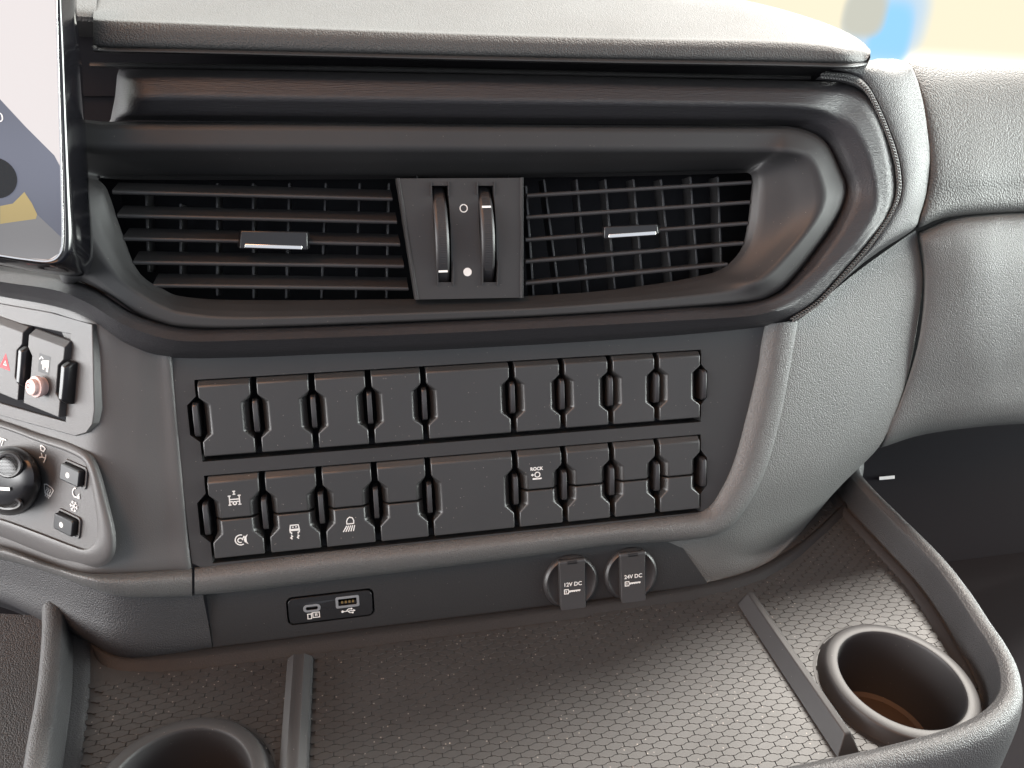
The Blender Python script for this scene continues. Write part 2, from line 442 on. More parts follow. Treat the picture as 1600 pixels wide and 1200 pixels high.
patch('lip', [[(x, y - 4, 22 if i < 9 else 12) for i, (x, y) in enumerate(zip(cx, yb))],
              [(x, y, 26 if i < 9 else 14) for i, (x, y) in enumerate(zip(cx, yb))],
              [(x, y + 5 - max(0, i - 8), 24 if i < 9 else 13) for i, (x, y) in enumerate(zip(cx, yb))],
              [(x, y + 6 - max(0, i - 8), 0) for i, (x, y) in enumerate(zip(cx, yb))]], M['matte'], t, nu=6, nv=3)
t = thing('instrument_hood', 'small pale grained dash corner beside the top of the screen', 'dash trim', PAN.px(130, 25, 0))
patch('hood_skin', [[(60, 60, -30), (110, 60, -30), (150, 62, -30)], [(60, 24, 2), (110, 25, 2), (150, 27, 2)], [(60, -10, -40), (110, -10, -40), (152, -8, -40)], [(60, -70, -160), (110, -70, -160), (154, -70, -160)]], M['pad'], t, nv=5)
# ------------------------------------------------------------------ vent surround
t = thing('vent_surround', 'black brushed bezel with a matte inner frame around both air vents', 'dash trim', PAN.px(700, 510, 0))
bz = [
 [(170,192,-18),(173,186,-16),(180,150,-16),(183,118,-16),(186,108,-18)],
 [(206,188,-1),(204,180,10),(212,152,20),(207,124,16),(207,108,-2)],
 [(300,189,-1),(300,179,12),(300,151,22),(300,122,17),(300,109,-2)],
 [(500,190,-1),(500,180,12),(500,154,22),(500,126,17),(500,112,-2)],
 [(800,193,-1),(800,183,12),(800,158,22),(800,131,17),(800,117,-2)],
 [(1100,195,-1),(1106,185,12),(1115,162,22),(1130,138,17),(1130,124,-2)],
 [(1225,197,-1),(1235,186,12),(1254,166,22),(1272,142,17),(1275,127,0)],
 [(1262,204,3),(1278,196,11),(1306,180,17),(1330,152,14),(1328,133,6)],
 [(1290,222,3),(1307,216,11),(1337,205,17),(1362,182,15),(1362,160,10)],
 [(1311,262,3),(1328,259,11),(1357,245,17),(1382,232,15),(1390,230,10)],
 [(1322,300,3),(1340,300,11),(1369,300,17),(1390,299,15),(1400,298,10)],
 [(1302,350,3),(1325,345,13),(1364,338,17),(1380,341,14),(1388,340,9)],
 [(1272,393,3),(1297,390,14),(1338,375,17),(1349,381,17),(1357,381,8)],
 [(1245,427,3),(1268,424,14),(1306,410,17),(1318,417,16),(1327,418,7)],
 [(1208,460,1),(1222,462,15),(1250,466,17),(1264,474,14),(1275,477,5)],
 [(1150,474,3),(1158,481,15),(1188,491,22),(1205,502,12),(1225,506,-2)],
 [(1067,480,5),(1068,487,16),(1073,500,22),(1078,516,12),(1080,523,-2)],
 [(900,491,5),(900,498,16),(900,510,22),(900,527,12),(900,536,-2)],
 [(700,501,5),(700,508,16),(700,520,22),(700,538,12),(700,547,-2)],
 [(500,509,5),(500,517,16),(500,528,22),(500,546,12),(500,555,-2)],
 [(390,512,5),(385,520,16),(380,532,22),(380,550,12),(380,560,-2)],
 [(290,512,5),(286,520,16),(276,532,22),(270,550,12),(268,560,-2)],
 [(212,490,5),(208,498,16),(198,509,21),(200,532,11),(202,545,-2)],
 [(150,452,3),(145,460,13),(138,474,18),(140,492,9),(142,505,-3)],
 [(95,430,3,'D'),(92,438,12,'D'),(85,453,17,'D'),(86,470,8,'D'),(86,482,-2,'D')],
 [(0,415,3,'D'),(0,423,12,'D'),(0,440,17,'D'),(0,455,8,'D'),(0,466,-2,'D')],
 [(-80,400,3,'D'),(-80,407,12,'D'),(-80,424,17,'D'),(-80,440,8,'D'),(-80,450,-2,'D')]]
rows = [list(r) for r in zip(*bz)]
rows.append([(p[0], p[1], p[2] - 18) + tuple(p[3:]) for p in rows[-1]])
rows.insert(0, [(p[0], p[1], p[2] - 12) + tuple(p[3:]) for p in rows[0]])
patch('bezel', rows, M['brushed'], t, nu=8, nv=4, linear=True, sharp=80)
fr = [  # outer, crease, rim, opening
 [(60,190),(60,232),(120,270),(155,279)],
 [(160,190),(160,232),(200,270),(205,281)],
 [(400,191),(400,233),(400,274),(400,281)],
 [(700,194),(700,234),(710,273),(715,279)],
 [(1000,196),(1000,235),(1000,268),(1000,275)],
 [(1190,197),(1180,236),(1150,264),(1145,271)],
 [(1240,199),(1228,236),(1180,266),(1170,271)],
 [(1286,218),(1262,246),(1187,283),(1175,284)],
 [(1311,262),(1280,278),(1187,318),(1172,316)],
 [(1322,300),(1284,316),(1183,356),(1168,349)],
 [(1302,350),(1263,358),(1168,391),(1158,389)],
 [(1245,427),(1216,413),(1140,421),(1131,418)],
 [(1208,460),(1183,440),(1105,434),(1098,430)],
 [(1150,474),(1128,457),(1028,449),(1022,444)],
 [(900,491),(900,478),(900,464),(900,458)],
 [(712,500),(708,487),(705,474),(705,466)],
 [(400,512),(400,497),(400,475),(400,469)],
 [(290,512),(292,490),(288,470),(290,464)],
 [(250,505),(258,480),(244,456),(252,450)],
 [(212,490),(224,462),(214,434),(223,432)],
 [(175,464),(188,436),(197,407),(206,405)],
 [(130,440),(150,384),(176,352),(187,353)],
 [(90,425),(110,320),(158,296),(168,297)]]
hh = (7, 11, -3, -9)
oh = [3, 2, 2, 2, 2, 2, 2, 1, 0, -1, -1, 1, 3, 5, 7, 7, 7, 7, 7, 7, 7, 7, 5]
oh = [o_ + (5 if 6 <= k_ <= 12 else 0) for k_, o_ in enumerate(oh)]
rows = [[(x, y, (oh[i] if j == 0 else h + (5 if j == 1 and 6 <= i <= 12 else 0)) - (9 if (j in (2, 3) and 1 <= i <= 5) else 0)) for i, (x, y) in enumerate(r)] for j, (r, h) in enumerate(zip(zip(*fr), hh))]
rows.insert(0, [(x, y, 0) for x, y, _ in rows[0]])
rows.append([(x, y, -60) for x, y, _ in rows[-1]])
rows.insert(2, [(a[0] * 0.88 + b[0] * 0.12, a[1] * 0.88 + b[1] * 0.12, 10.5) for a, b in zip(rows[1], rows[2])])
rows.insert(4, [(a[0] * 0.5 + b[0] * 0.5, a[1] * 0.5 + b[1] * 0.5, (10.5 + b[2]) / 2 + 1.5) for a, b in zip(rows[3], rows[4])])
patch('inner_frame', rows, M['matte'], t, nu=6, nv=4, linear=True, closed=True, sharp=80)
patch('defroster_strip', [[(140, 97, -10), (600, 104, -10), (1000, 113, -10), (1267, 119, -10)], [(140, 98, -4), (600, 105, -4), (1000, 114, -4), (1267, 120, -4)], [(140, 105, -4), (600, 112, -4), (1000, 120, -4), (1267, 125, -4)], [(140, 106, -14), (600, 113, -14), (1000, 121, -14), (1267, 126, -14)]], M['matte'], t, nu=4, nv=3)
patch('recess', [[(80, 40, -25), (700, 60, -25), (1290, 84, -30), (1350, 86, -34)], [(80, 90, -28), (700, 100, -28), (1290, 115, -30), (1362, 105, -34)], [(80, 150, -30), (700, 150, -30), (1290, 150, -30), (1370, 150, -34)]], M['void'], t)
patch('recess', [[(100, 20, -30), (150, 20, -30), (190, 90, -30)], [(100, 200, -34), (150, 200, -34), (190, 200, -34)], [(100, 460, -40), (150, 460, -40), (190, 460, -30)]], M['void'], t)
# stitched seam round the right corner
si = [(1275,124),(1312,128),(1340,137),(1356,151),(1372,182),(1386,217),(1397,255),(1400,300),(1387,340),(1355,384),(1326,419),(1275,476),(1232,500)]
sx_ = [(1290,112),(1328,116),(1350,127),(1366,150),(1386,195),(1401,237),(1408,275),(1407,304),(1396,332),(1366,378),(1336,412),(1284,468),(1242,501)]
patch('seam_strip', [[(x, y, 2) for x, y in si], [(x, y, 9) for x, y in si], [((a[0] + b[0]) / 2, (a[1] + b[1]) / 2, 12) for a, b in zip(si, sx_)], [(x, y, 9) for x, y in sx_], [(x, y, 0) for x, y in sx_]], M['trim'], t, nu=6, nv=2)
mid = spline([PAN.px((a[0] + b[0]) / 2, (a[1] + b[1]) / 2, 12.7) for a, b in zip(si, sx_)], 40)
L = [0.0]
for a, b in zip(mid, mid[1:]): L.append(L[-1] + (b - a).length)
verts, faces = [], []
step, k, s = 0.0023, 0, 0.001
while s < L[-1]:
    while k < len(L) - 2 and L[k + 1] < s: k += 1
    p = mid[k].lerp(mid[k + 1], (s - L[k]) / max(1e-9, L[k + 1] - L[k])); d = (mid[k + 1] - mid[k]).normalized()
    n_ = OUT; sd = d.cross(n_).normalized()
    for sg in (-1, 1):
        c0 = p + sd * 0.0011 * sg; ax = (d * 0.9 + sd * 0.75 * sg).normalized(); bx = ax.cross(n_).normalized()
        b0 = len(verts)
        for ii in range(5):
            f = -1 + ii * 0.5; rr = 0.00072 * math.sqrt(max(0.05, 1 - f * f))
            for jj in range(6):
                an = 2 * math.pi * jj / 6
                verts.append(c0 + ax * 0.0014 * f + bx * rr * math.cos(an) + n_ * rr * math.sin(an))
        for ii in range(4):
            for jj in range(6):
                faces.append((b0 + ii * 6 + jj, b0 + ii * 6 + (jj + 1) % 6, b0 + ii * 6 + 6 + (jj + 1) % 6, b0 + ii * 6 + 6 + jj))
    s += step
M['thread'] = material('grey_thread', (0.075, 0.074, 0.072), 0.6, 0.4)
obj('stitching', verts, faces, M['thread'], t)
# ------------------------------------------------------------------ right corner trims
t = thing('corner_trim', 'narrow grey grained corner trim between the stitched seam and the dark gap', 'dash trim', PAN.px(1400, 300, 0))
lft = [(1300,108),(1328,114),(1351,127),(1367,150),(1387,195),(1402,237),(1409,275),(1408,304),(1397,332),(1367,379),(1337,413),(1285,469),(1240,503)]
rgt = [(1372,92),(1385,92),(1403,93),(1424,105),(1440,150),(1450,205),(1454,250),(1448,300),(1438,335),(1427,358),(1375,392),(1325,430),(1245,503)]
patch('trim_skin', [[(x, y, -2) for x, y in lft], [(x + 1, y, 8) for x, y in lft],
    [(a[0] * .5 + b[0] * .5, a[1] * .5 + b[1] * .5, 5) for a, b in zip(lft, rgt)],
    [(a[0] * .12 + b[0] * .88, a[1] * .12 + b[1] * .88, -6 if i > 2 else -18) for i, (a, b) in enumerate(zip(lft, rgt))],
    [(x, y, -16 if i > 2 else -40) for i, (x, y) in enumerate(rgt)], [(x + (0 if i > 2 else 0), y + (6 if i < 3 else 0), -60 if i > 2 else -110) for i, (x, y) in enumerate(rgt)]], M['trim'], t, nu=6, nv=4, sharp=70)
t = thing('side_trim', 'large smooth grained trim curving down from the corner to the tray', 'dash trim', PAN.px(1250, 850, 0))
sc_ = [
 [(1233,505,0),(1244,503,3),(1335,428,-12),(1420,367,-24),(1431,361,-30),(1431,362,-60)],
 [(1230,540,0),(1241,540,4),(1338,478,-10),(1429,412,-26),(1438,410,-32),(1438,410,-62)],
 [(1223,577,0),(1235,577,4),(1340,530,-11),(1430,463,-28),(1439,462,-34),(1439,462,-64)],
 [(1208,648,0),(1221,649,4),(1325,620,-14),(1406,590,-36),(1417,590,-42),(1417,590,-70)],
 [(1184,728,0),(1196,731,3),(1290,722,-18),(1372,690,-46),(1377,692,-52),(1374,694,-80)],
 [(1156,783,0),(1167,789,1),(1240,800,-24),(1300,772,-48),(1338,727,-66),(1336,727,-100)],
 [(1122,820,-2),(1131,830,-2),(1185,858,-22),(1236,838,-44),(1268,812,-60),(1266,812,-90)],
 [(1088,834,-4),(1094,843,-5),(1134,872,-13),(1170,890,-20),(1198,884,-28),(1202,892,-50)],
 [(1036,842,-8),(1042,852,-10),(1066,884,-11),(1088,908,-12),(1104,918,-13),(1104,924,-30)]]
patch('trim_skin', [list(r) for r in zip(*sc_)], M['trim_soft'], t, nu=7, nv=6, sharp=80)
# lower roll under the switches, right of the long seam
t = thing('padded_roll', 'long grained roll running under the big switch panel and up its right side', 'dash trim', PAN.px(700, 880, 0))
ri_ = [(304,889),(400,878),(510,863),(675,848),(805,834),(950,819),(1060,807),(1103,797),(1128,765),(1150,715),(1170,640),(1185,575),(1190,540),(1196,507)]
ro_ = [(304,929),(400,920),(510,906),(675,887),(805,871),(950,851),(1064,843),(1130,829),(1167,789),(1197,731),(1221,649),(1235,577),(1241,540),(1246,501)]
mixr = lambda k, h, d=0: [(p[0] + (q_[0] - p[0]) * k, p[1] + (q_[1] - p[1]) * k, (h[0] if i < 6 else h[1])) for i, (p, q_) in enumerate(zip(ri_, ro_))]
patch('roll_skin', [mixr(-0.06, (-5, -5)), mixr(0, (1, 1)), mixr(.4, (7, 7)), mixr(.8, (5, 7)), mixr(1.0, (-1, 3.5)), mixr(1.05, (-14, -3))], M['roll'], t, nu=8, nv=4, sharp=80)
t = thing('padded_roll', 'short bent grained roll under the climate controls, left of the seam', 'dash trim', PAN.px(150, 900, 0))
xl = [-80, 0, 75, 137, 200, 300]
y1 = [838, 853, 880, 896, 897, 890]
y2 = [860, 872, 893, 915, 930, 929]
hL = [0, 0, 0, 0, 7, 0]
bL = ['D', 'D', 'D', 'D', 'P', 'P']
Z4 = lambda f: [f(x, a, b, h) + (bb,) for x, a, b, h, bb in zip(xl, y1, y2, hL, bL)]
patch('roll_skin', [Z4(lambda x, a, b, h: (x, a - 3, h - 6)), Z4(lambda x, a, b, h: (x, a, h + 1)), Z4(lambda x, a, b, h: (x, a * .6 + b * .4, h + 7)),
    Z4(lambda x, a, b, h: (x, b, h + 2)), Z4(lambda x, a, b, h: (x, b + 3, h - 10))], M['roll'], t, nu=8, nv=4, sharp=80)
t = thing('knee_panel', 'dark grained panel below the climate controls, left of the socket fascia', 'dash trim', PAN.px(200, 1000, 0))
y2b = [858, 870, 891, 913, 928, 927]
xk = [-80, 0, 75, 137, 200, 318]
yk = [925, 938, 968, 996, 1022, 1015]
K4 = lambda f: [f(x, a, b, h, 14 if x > 300 else 0) + (bb,) for x, a, b, h, bb in zip(xk, y2b, yk, hL, bL)]
patch('panel_skin', [K4(lambda x, a, b, h, e: (x, a, h - 3)), K4(lambda x, a, b, h, e: (x, a + 8, h - 4)), K4(lambda x, a, b, h, e: (x + e * .5, a * .5 + b * .5, h - 7)),
    K4(lambda x, a, b, h, e: (x + e, b, h - 10)), K4(lambda x, a, b, h, e: (x + e, b + 10, h - 30))], M['knee'], t, nu=6, nv=4, sharp=80)
# ------------------------------------------------------------------ right hand panels
t = thing('passenger_pad', 'pale coarse-grained pad at the far upper right below the window', 'dash pad', PAN.px(1520, 350, 0))
patch('pad_skin', [
   [(1380,128,-160),(1400,126,-150),(1500,124,-180),(1600,124,-200),(1800,124,-240)],
   [(1395,102,-70),(1412,97,-50),(1500,97,-75),(1600,96,-90),(1800,95,-120)],
   [(1412,108,-40),(1431,112,-28),(1505,112,-38),(1600,112,-50),(1800,112,-75)],
   [(1440,178,-26),(1449,178,-14),(1510,180,-20),(1600,180,-32),(1800,180,-58)],
   [(1450,262,-22),(1459,262,-9),(1520,262,-14),(1600,260,-26),(1800,258,-50)],
   [(1444,310,-22),(1453,308,-11),(1520,298,-16),(1600,292,-28),(1800,288,-52)],
   [(1432,350,-26),(1438,352,-15),(1486,336,-20),(1600,328,-34),(1800,322,-58)],
   [(1432,352,-60),(1438,354,-55),(1486,338,-60),(1600,330,-74),(1800,324,-98)]], M['coarse'], t, nu=6, nv=4, sharp=80)
t = thing('glovebox_lid', 'smooth grey grained lid at the right edge below the coarse pad', 'glovebox', PAN.px(1520, 660, 0))
patch('lid_skin', [
   [(1436,366,-70),(1440,364,-70),(1486,347,-74),(1540,340,-78),(1600,337,-86),(1800,333,-110)],
   [(1434,366,-32),(1441,363,-24),(1486,345,-24),(1540,338,-28),(1600,335,-36),(1800,331,-58)],
   [(1442,412,-30),(1449,410,-22),(1500,400,-18),(1540,396,-19),(1600,392,-26),(1800,386,-48)],
   [(1443,470,-32),(1449,468,-25),(1500,460,-21),(1540,456,-22),(1600,450,-28),(1800,444,-50)],
   [(1434,540,-36),(1440,540,-30),(1500,530,-28),(1540,526,-30),(1600,520,-36),(1800,512,-58)],
   [(1414,608,-46),(1420,608,-40),(1490,595,-40),(1540,590,-42),(1600,584,-48),(1800,575,-70)],
   [(1378,692,-60),(1385,691,-54),(1440,674,-58),(1510,664,-60),(1600,656,-66),(1800,648,-88)],
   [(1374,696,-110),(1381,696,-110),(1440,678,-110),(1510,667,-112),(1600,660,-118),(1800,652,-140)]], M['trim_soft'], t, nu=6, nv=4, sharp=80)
# clip below the lid in the dark recess
t = thing('shelf_recess', 'dark open recess under the glovebox lid at the right edge', 'recess', PAN.px(1500, 1000, -150))
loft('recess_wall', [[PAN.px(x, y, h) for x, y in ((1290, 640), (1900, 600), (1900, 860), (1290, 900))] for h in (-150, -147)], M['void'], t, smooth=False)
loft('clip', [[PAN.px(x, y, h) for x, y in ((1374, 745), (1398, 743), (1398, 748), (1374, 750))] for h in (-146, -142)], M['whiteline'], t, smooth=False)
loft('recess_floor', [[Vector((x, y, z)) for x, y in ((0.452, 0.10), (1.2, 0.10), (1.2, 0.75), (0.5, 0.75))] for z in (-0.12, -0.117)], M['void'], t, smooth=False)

# ------------------------------------------------------------------ air vents
def slat(parent, a, b, th, dep, tilt, name='slat'):
    """a, b pixel ends of the lit front edge"""
    p0, p1 = PAN.px(*a, -9), PAN.px(*b, -9)
    s = []
    for k in range(7):
        an = math.radians(-90 + 30 * k)
        s.append((th / 2 * math.sin(an) , th / 2 * math.cos(an) * 0.8))
    s += [(th * 0.35 + dep * tilt, -dep), (-th * 0.25 + dep * tilt, -dep)]
    return bar(name, p0, p1, s, M['slat'], parent, UP, OUT, sharp=50)
def vane(parent, a, b, h=-30, dep=16, th=1.7):
    p0, p1 = PAN.px(*a, h), PAN.px(*b, h)
    s = [(-th / 2, 0), (th / 2, 0), (th * 0.6, -dep), (-th * 0.6, -dep)]
    return bar('vane', p0, p1, s, M['slat'], parent, RX, OUT, bevel=0.3)
def tab(parent, quad, chrome, h=-2):
    c0 = [PAN.px(x, y, h) for x, y in quad]; c1 = [PAN.px(x, y, h - 9) for x, y in ((quad[0][0] - 3, quad[0][1]), (quad[1][0] + 3, quad[1][1]), (quad[2][0] + 4, quad[2][1] - 4), (quad[3][0] - 4, quad[3][1] - 4))]
    o = loft('adjuster_tab', [c1, c0], M['satin'], parent, bevel=0.8)
    (xa, ya_), (xb, yb_) = chrome
    loft('chrome_strip', [[PAN.px(x, y, hh_) for x, y in ((xa, ya_ - 3.2), (xb, yb_ - 3.2), (xb, yb_ + 3.2), (xa, ya_ + 3.2))] for hh_ in (h - 1, h + 0.7)], M['chrome'], o, bevel=0.4)
def duct(parent, outline):
    cen = (sum(p[0] for p in outline) / len(outline), sum(p[1] for p in outline) / len(outline))
    ol = lambda k: [(cen[0] + (x - cen[0]) * k, cen[1] + (y - cen[1]) * k) for x, y in outline]
    loops = [[PAN.px(x, y, -8.5) for x, y in ol(1.02)], [PAN.px(x, y, -60) for x, y in ol(1.05)]]
    loft('duct', loops, M['duct'], parent, caps=(False, True), smooth=False)
t = thing('air_vent', 'wide air vent left of the thumbwheels with a drooping left edge', 'air vent', PAN.px(400, 465, -10), 'dashboard air vents')
duct(t, [(160, 276), (400, 277), (645, 277), (665, 472), (400, 474), (285, 472), (240, 455), (205, 420), (180, 360)])
for a, b in (((176, 300), (613, 311)), ((184, 337), (620, 347)), ((193, 373), (625, 382)), ((209, 410), (631, 416)), ((240, 446), (638, 451))):
    slat(t, a, b, 2.9, 15, 0.45)
for a, b in (((282, 318), (282, 430)), ((339, 286), (339, 462)), ((395, 286), (396, 466)), ((452, 286), (447, 466)), ((509, 286), (502, 466)), ((562, 286), (556, 466)), ((608, 286), (604, 466)), ((228, 300), (232, 425))):
    vane(t, a, b)
tab(t, [(376, 360), (480, 362), (481, 391), (374, 389)], ((382, 384), (472, 387)))
t = thing('air_vent', 'smaller air vent right of the thumbwheels with a slanted right edge', 'air vent', PAN.px(1000, 450, -10), 'dashboard air vents')
duct(t, [(800, 276), (1000, 272), (1180, 267), (1182, 320), (1176, 360), (1160, 398), (1130, 428), (1095, 440), (1020, 452), (900, 466), (800, 470)])
for a, b in (((823, 306), (1173, 285)), ((822, 340), (1171, 316)), ((821, 375), (1168, 349)), ((821, 409), (1161, 380)), ((821, 443), (1136, 413))):
    slat(t, a, b, 3.0, 13, 0.10)
for a, b in (((850, 280), (874, 462)), ((901, 280), (919, 458)), ((946, 280), (961, 452)), ((990, 280), (1005, 450)), ((1033, 280), (1050, 444)), ((1079, 276), (1091, 438)), ((822, 290), (834, 466)), ((1122, 276), (1128, 430))):
    vane(t, a, b, -26, 14)
tab(t, [(944, 354), (1027, 350), (1029, 366), (944, 374)], ((951, 369), (1025, 364)))
# ------------------------------------------------------------------ thumbwheel plate
t = thing('vent_control', 'dark plate with two ribbed thumbwheels standing between the air vents', 'vent control', PAN.px(730, 466, 4))
ctl = [PAN.uv(x, y, 2) for x, y in ((624, 279), (813, 278), (813, 465), (654, 468))]
def slot_outline(x0, x1, x2, x3): return [PAN.uv(x, y, 2) for x, y in ((x0, 290), (x1, 290), ((x1 + x3) / 2 + 1, 350), (x3, 430), (x3, 441), (x2, 441), (x2, 430), ((x0 + x2) / 2 - 2, 350))]
slots = [slot_outline(675, 700, 684, 706), slot_outline(747, 771, 754, 777)]
holed('plate', ctl, slots, PAN, 2, 22, M['matte'], t, sharp=25)
for (a, b) in (((622, 279), (652, 468)), ((814.5, 278), (814.5, 465))):
    bar('edge_strip', PAN.px(*a, 0), PAN.px(*b, 0), [(-1.5, -8), (1.3, -8), (1.3, 1.6), (0.6, 2.6), (-0.6, 2.6), (-1.5, 1.4)], M['matte'], t, RX, OUT, sharp=40)
for (sx0, sy0, sx1, sy1) in ((673.5, 284, 673.5, 306), (701, 284, 701, 306), (745.5, 284, 745.5, 304), (772, 284, 772, 304), (683, 408, 684, 446), (708.5, 408, 708, 446), (753.5, 408, 754, 446), (778.5, 408, 777, 446)):
    bar('slot_rail', PAN.px(sx0, sy0, 2), PAN.px(sx1, sy1, 2), [(-0.5, -1), (0.5, -1), (0.4, 1.3), (-0.4, 1.3)], M['matte'], t, RX, OUT)
for i, (xc, yc_, ym) in enumerate(((690.5, 372, 424), (762, 367, 323))):
    cu, cv = PAN.uv(xc, yc_, 6)
    R0 = 46.0; hc = 9.0 - R0; wd = 9.0
    verts, faces = [], []
    NS, NW = 150, 11
    a0, a1 = -55, 55
    for a in range(NS + 1):
        an = math.radians(a0 + (a1 - a0) * a / NS)
        for b in range(NW + 1):
            f = b / NW
            edge = (0.9 if b in (0, NW) else 0.25 if b in (1, NW - 1) else 0)
            rr = R0 - edge + (0.28 if (a % 2 and b % 2 and 1 < b < NW - 1) else 0)
            verts.append(PAN.at(cu + (f - 0.5) * wd, cv + rr * math.sin(an), hc + rr * math.cos(an)))
    for a in range(NS):
        for b in range(NW):
            k = a * (NW + 1) + b; faces.append((k, k + 1, k + NW + 2, k + NW + 1))
    # side cheeks
    for b in (0, NW):
        base = len(verts)
        for a in range(NS + 1):
            an = math.radians(a0 + (a1 - a0) * a / NS)
            verts.append(PAN.at(cu + (b / NW - 0.5) * wd, cv + (R0 - 20) * math.sin(an), hc + (R0 - 20) * math.cos(an)))
        for a in range(NS): faces.append((a * (NW + 1) + b, (a + 1) * (NW + 1) + b, base + a + 1, base + a))
    wh = obj('thumbwheel', verts, faces, M['wheel'], t, sharp=25)
    _, vm = PAN.uv(xc, ym, 6)
    an = math.asin((vm - cv) / R0)
    pz = hc + (R0 + 0.3) * math.cos(an)
    loft('index_mark', [[PAN.at(cu + x, vm + y, pz + z) for x, y in ((-3.1, -0.7), (3.1, -0.7), (3.1, 0.7), (-3.1, 0.7))] for z in (-0.4, 0.5)], M['whiteline'], wh, smooth=False)
loft('slot_back', [[PAN.at(u, v, h) for u, v in rrect(PAN.uv(660, 450, 0)[0], PAN.uv(700, 452, 0)[1], PAN.uv(800, 300, 0)[0], PAN.uv(700, 282, 0)[1], 2)] for h in (-24, -22)], M['dark'], t, smooth=False)
cu, cv = PAN.uv(724.5, 325.5, 2.2)
icon('open_mark', PAN, cu, cv, 2.25, [['c'] + circle(0, 0, 2.5, 24)], 0.7, M['white'], t)
cu, cv = PAN.uv(730.5, 425, 2.2)
icon('closed_mark', PAN, cu, cv, 2.25, [], 0.4, M['white'], t, polys=[circle(0, 0, 2.9, 24)])
# ------------------------------------------------------------------ switch panel
t = thing('switch_panel', 'wide black switch panel with two rows of rocker switches', 'switch panel', PAN.px(700, 850, 0))
U0 = [-165.7, -128.5, -90.7, -53.0, -15.2, 48.1, 85.0, 122.0, 158.3, 194.8]
def hole_outline(v0, v1):
    H = v1 - v0; a, b = U0[0], U0[-1]
    nb = lambda f: v0 + H * f
    return [(a, v0), (b, v0), (b, nb(.24)), (b + 5, nb(.34)), (b + 5, nb(.70)), (b, nb(.80)), (b, v1), (a, v1), (a, nb(.80)), (a - 6, nb(.70)), (a - 6, nb(.34)), (a, nb(.24))]
rowsV = [(4.2, 60.0), (-67.6, -5.4)]
outl = [PAN.uv(x, y, 0) for x, y in ((262, 548), (400, 545), (700, 534), (900, 522), (1100, 509), (1196, 502), (1195, 516), (1185, 570), (1170, 640), (1150, 715), (1141, 744), (1129, 768), (1115, 786), (1102, 798))]
outl += [(190, -70.5), (-172, -70.5)]
outl += [PAN.uv(300, 880, 0)]
outl.reverse()
holed('fascia', outl, [hole_outline(*r) for r in rowsV], PAN, 0, 14, M['matte'], t, sharp=30)
for v0, v1 in rowsV:
    loft('housing_back', [[PAN.at(u, v, h) for u, v in ((U0[0] - 9, v0 - 1), (U0[-1] + 8, v0 - 1), (U0[-1] + 8, v1 + 1), (U0[0] - 9, v1 + 1))] for h in (-16, -13)], M['dark'], t, smooth=False)
def sw_outline(u0, u1, v0, v1, dn, y0=0.0, y1=1.0):
    """outline of one switch face between heights y0..y1 (0..1); dn notch depth"""
    H = v1 - v0
    prof = [(0.0, 0), (0.20, 0), (0.30, 1), (0.68, 1), (0.78, 0), (0.93, 0), (1.0, 0)]
    def dep(f):
        for (a, da), (b, db) in zip(prof, prof[1:]):
            if a <= f <= b: return da + (db - da) * (f - a) / (b - a)
        return 0
    fs = [y0] + [a for a, _ in prof if y0 < a < y1] + [y1]
    right = [(u1 - dn * dep(f), v0 + H * f, f) for f in fs]
    left = [(u0 + dn * dep(f), v0 + H * f, f) for f in reversed(fs)]
    return right + left
def face_part(name, u0, u1, v0, v1, y0, y1, parent, tiltk=0.0, label=None, mat=None, dn=6.6):
    g = 2.1
    top = sw_outline(u0 + g, u1 - g, v0, v1, dn, y0, y1)
    mid_ = sw_outline(u0 + g - 0.1, u1 - g + 0.1, v0, v1, dn * 0.42, y0, y1)
    bot = sw_outline(u0 + g - 0.1, u1 - g + 0.1, v0, v1, dn * 0.34, y0, y1)
    H = v1 - v0
    def hf(f, base):
        if f <= 0.93: return base + tiltk * (f - 0.5)
        return base + tiltk * (f - 0.5) - (f - 0.93) / 0.07 * 3.4
    # front face is split where the top bevel starts
    verts = []; faces = []
    loops = [[PAN.at(u, v, -10) for u, v, f in bot], [PAN.at(u, v, -2.4) for u, v, f in mid_], [PAN.at(u, v, hf(f, 2.6)) for u, v, f in top]]
    n = len(top); verts = [p for l in loops for p in l]
    for i in range(2):
        for k in range(n):
            a, b = i * n + k, i * n + (k + 1) % n
            faces.append((a, b, b + n, a + n))
    m = n // 2; o2 = 2 * n
    nr = m                                    # right side count, left mirrored
    for k in range(nr - 1):                   # horizontal strips: quads
        faces.append((o2 + k, o2 + k + 1, o2 + n - 2 - k, o2 + n - 1 - k))
    faces = [f if True else f for f in faces]
    bm = bmesh.new(); vs = [bm.verts.new(v) for v in verts]
    for f in faces: bm.faces.new([vs[i] for i in f])
    bmesh.ops.recalc_face_normals(bm, faces=bm.faces)
    bm.faces.ensure_lookup_table()
    s = sum(f.normal.dot(OUT) for f in bm.faces if f.calc_center_median().dot(OUT) > 0) if False else bm.faces[-1].normal.dot(OUT)
    if s < 0: bmesh.ops.reverse_faces(bm, faces=bm.faces)
    bmesh.ops.dissolve_limit(bm, angle_limit=math.radians(1), verts=bm.verts, edges=bm.edges)
    bm.verts.index_update()
    verts = [v.co.copy() for v in bm.verts]; faces = [tuple(v.index for v in f.verts) for f in bm.faces]; bm.free()
    return obj(name, verts, faces, mat or M['switch'], parent, bevel=0.8, label=label)
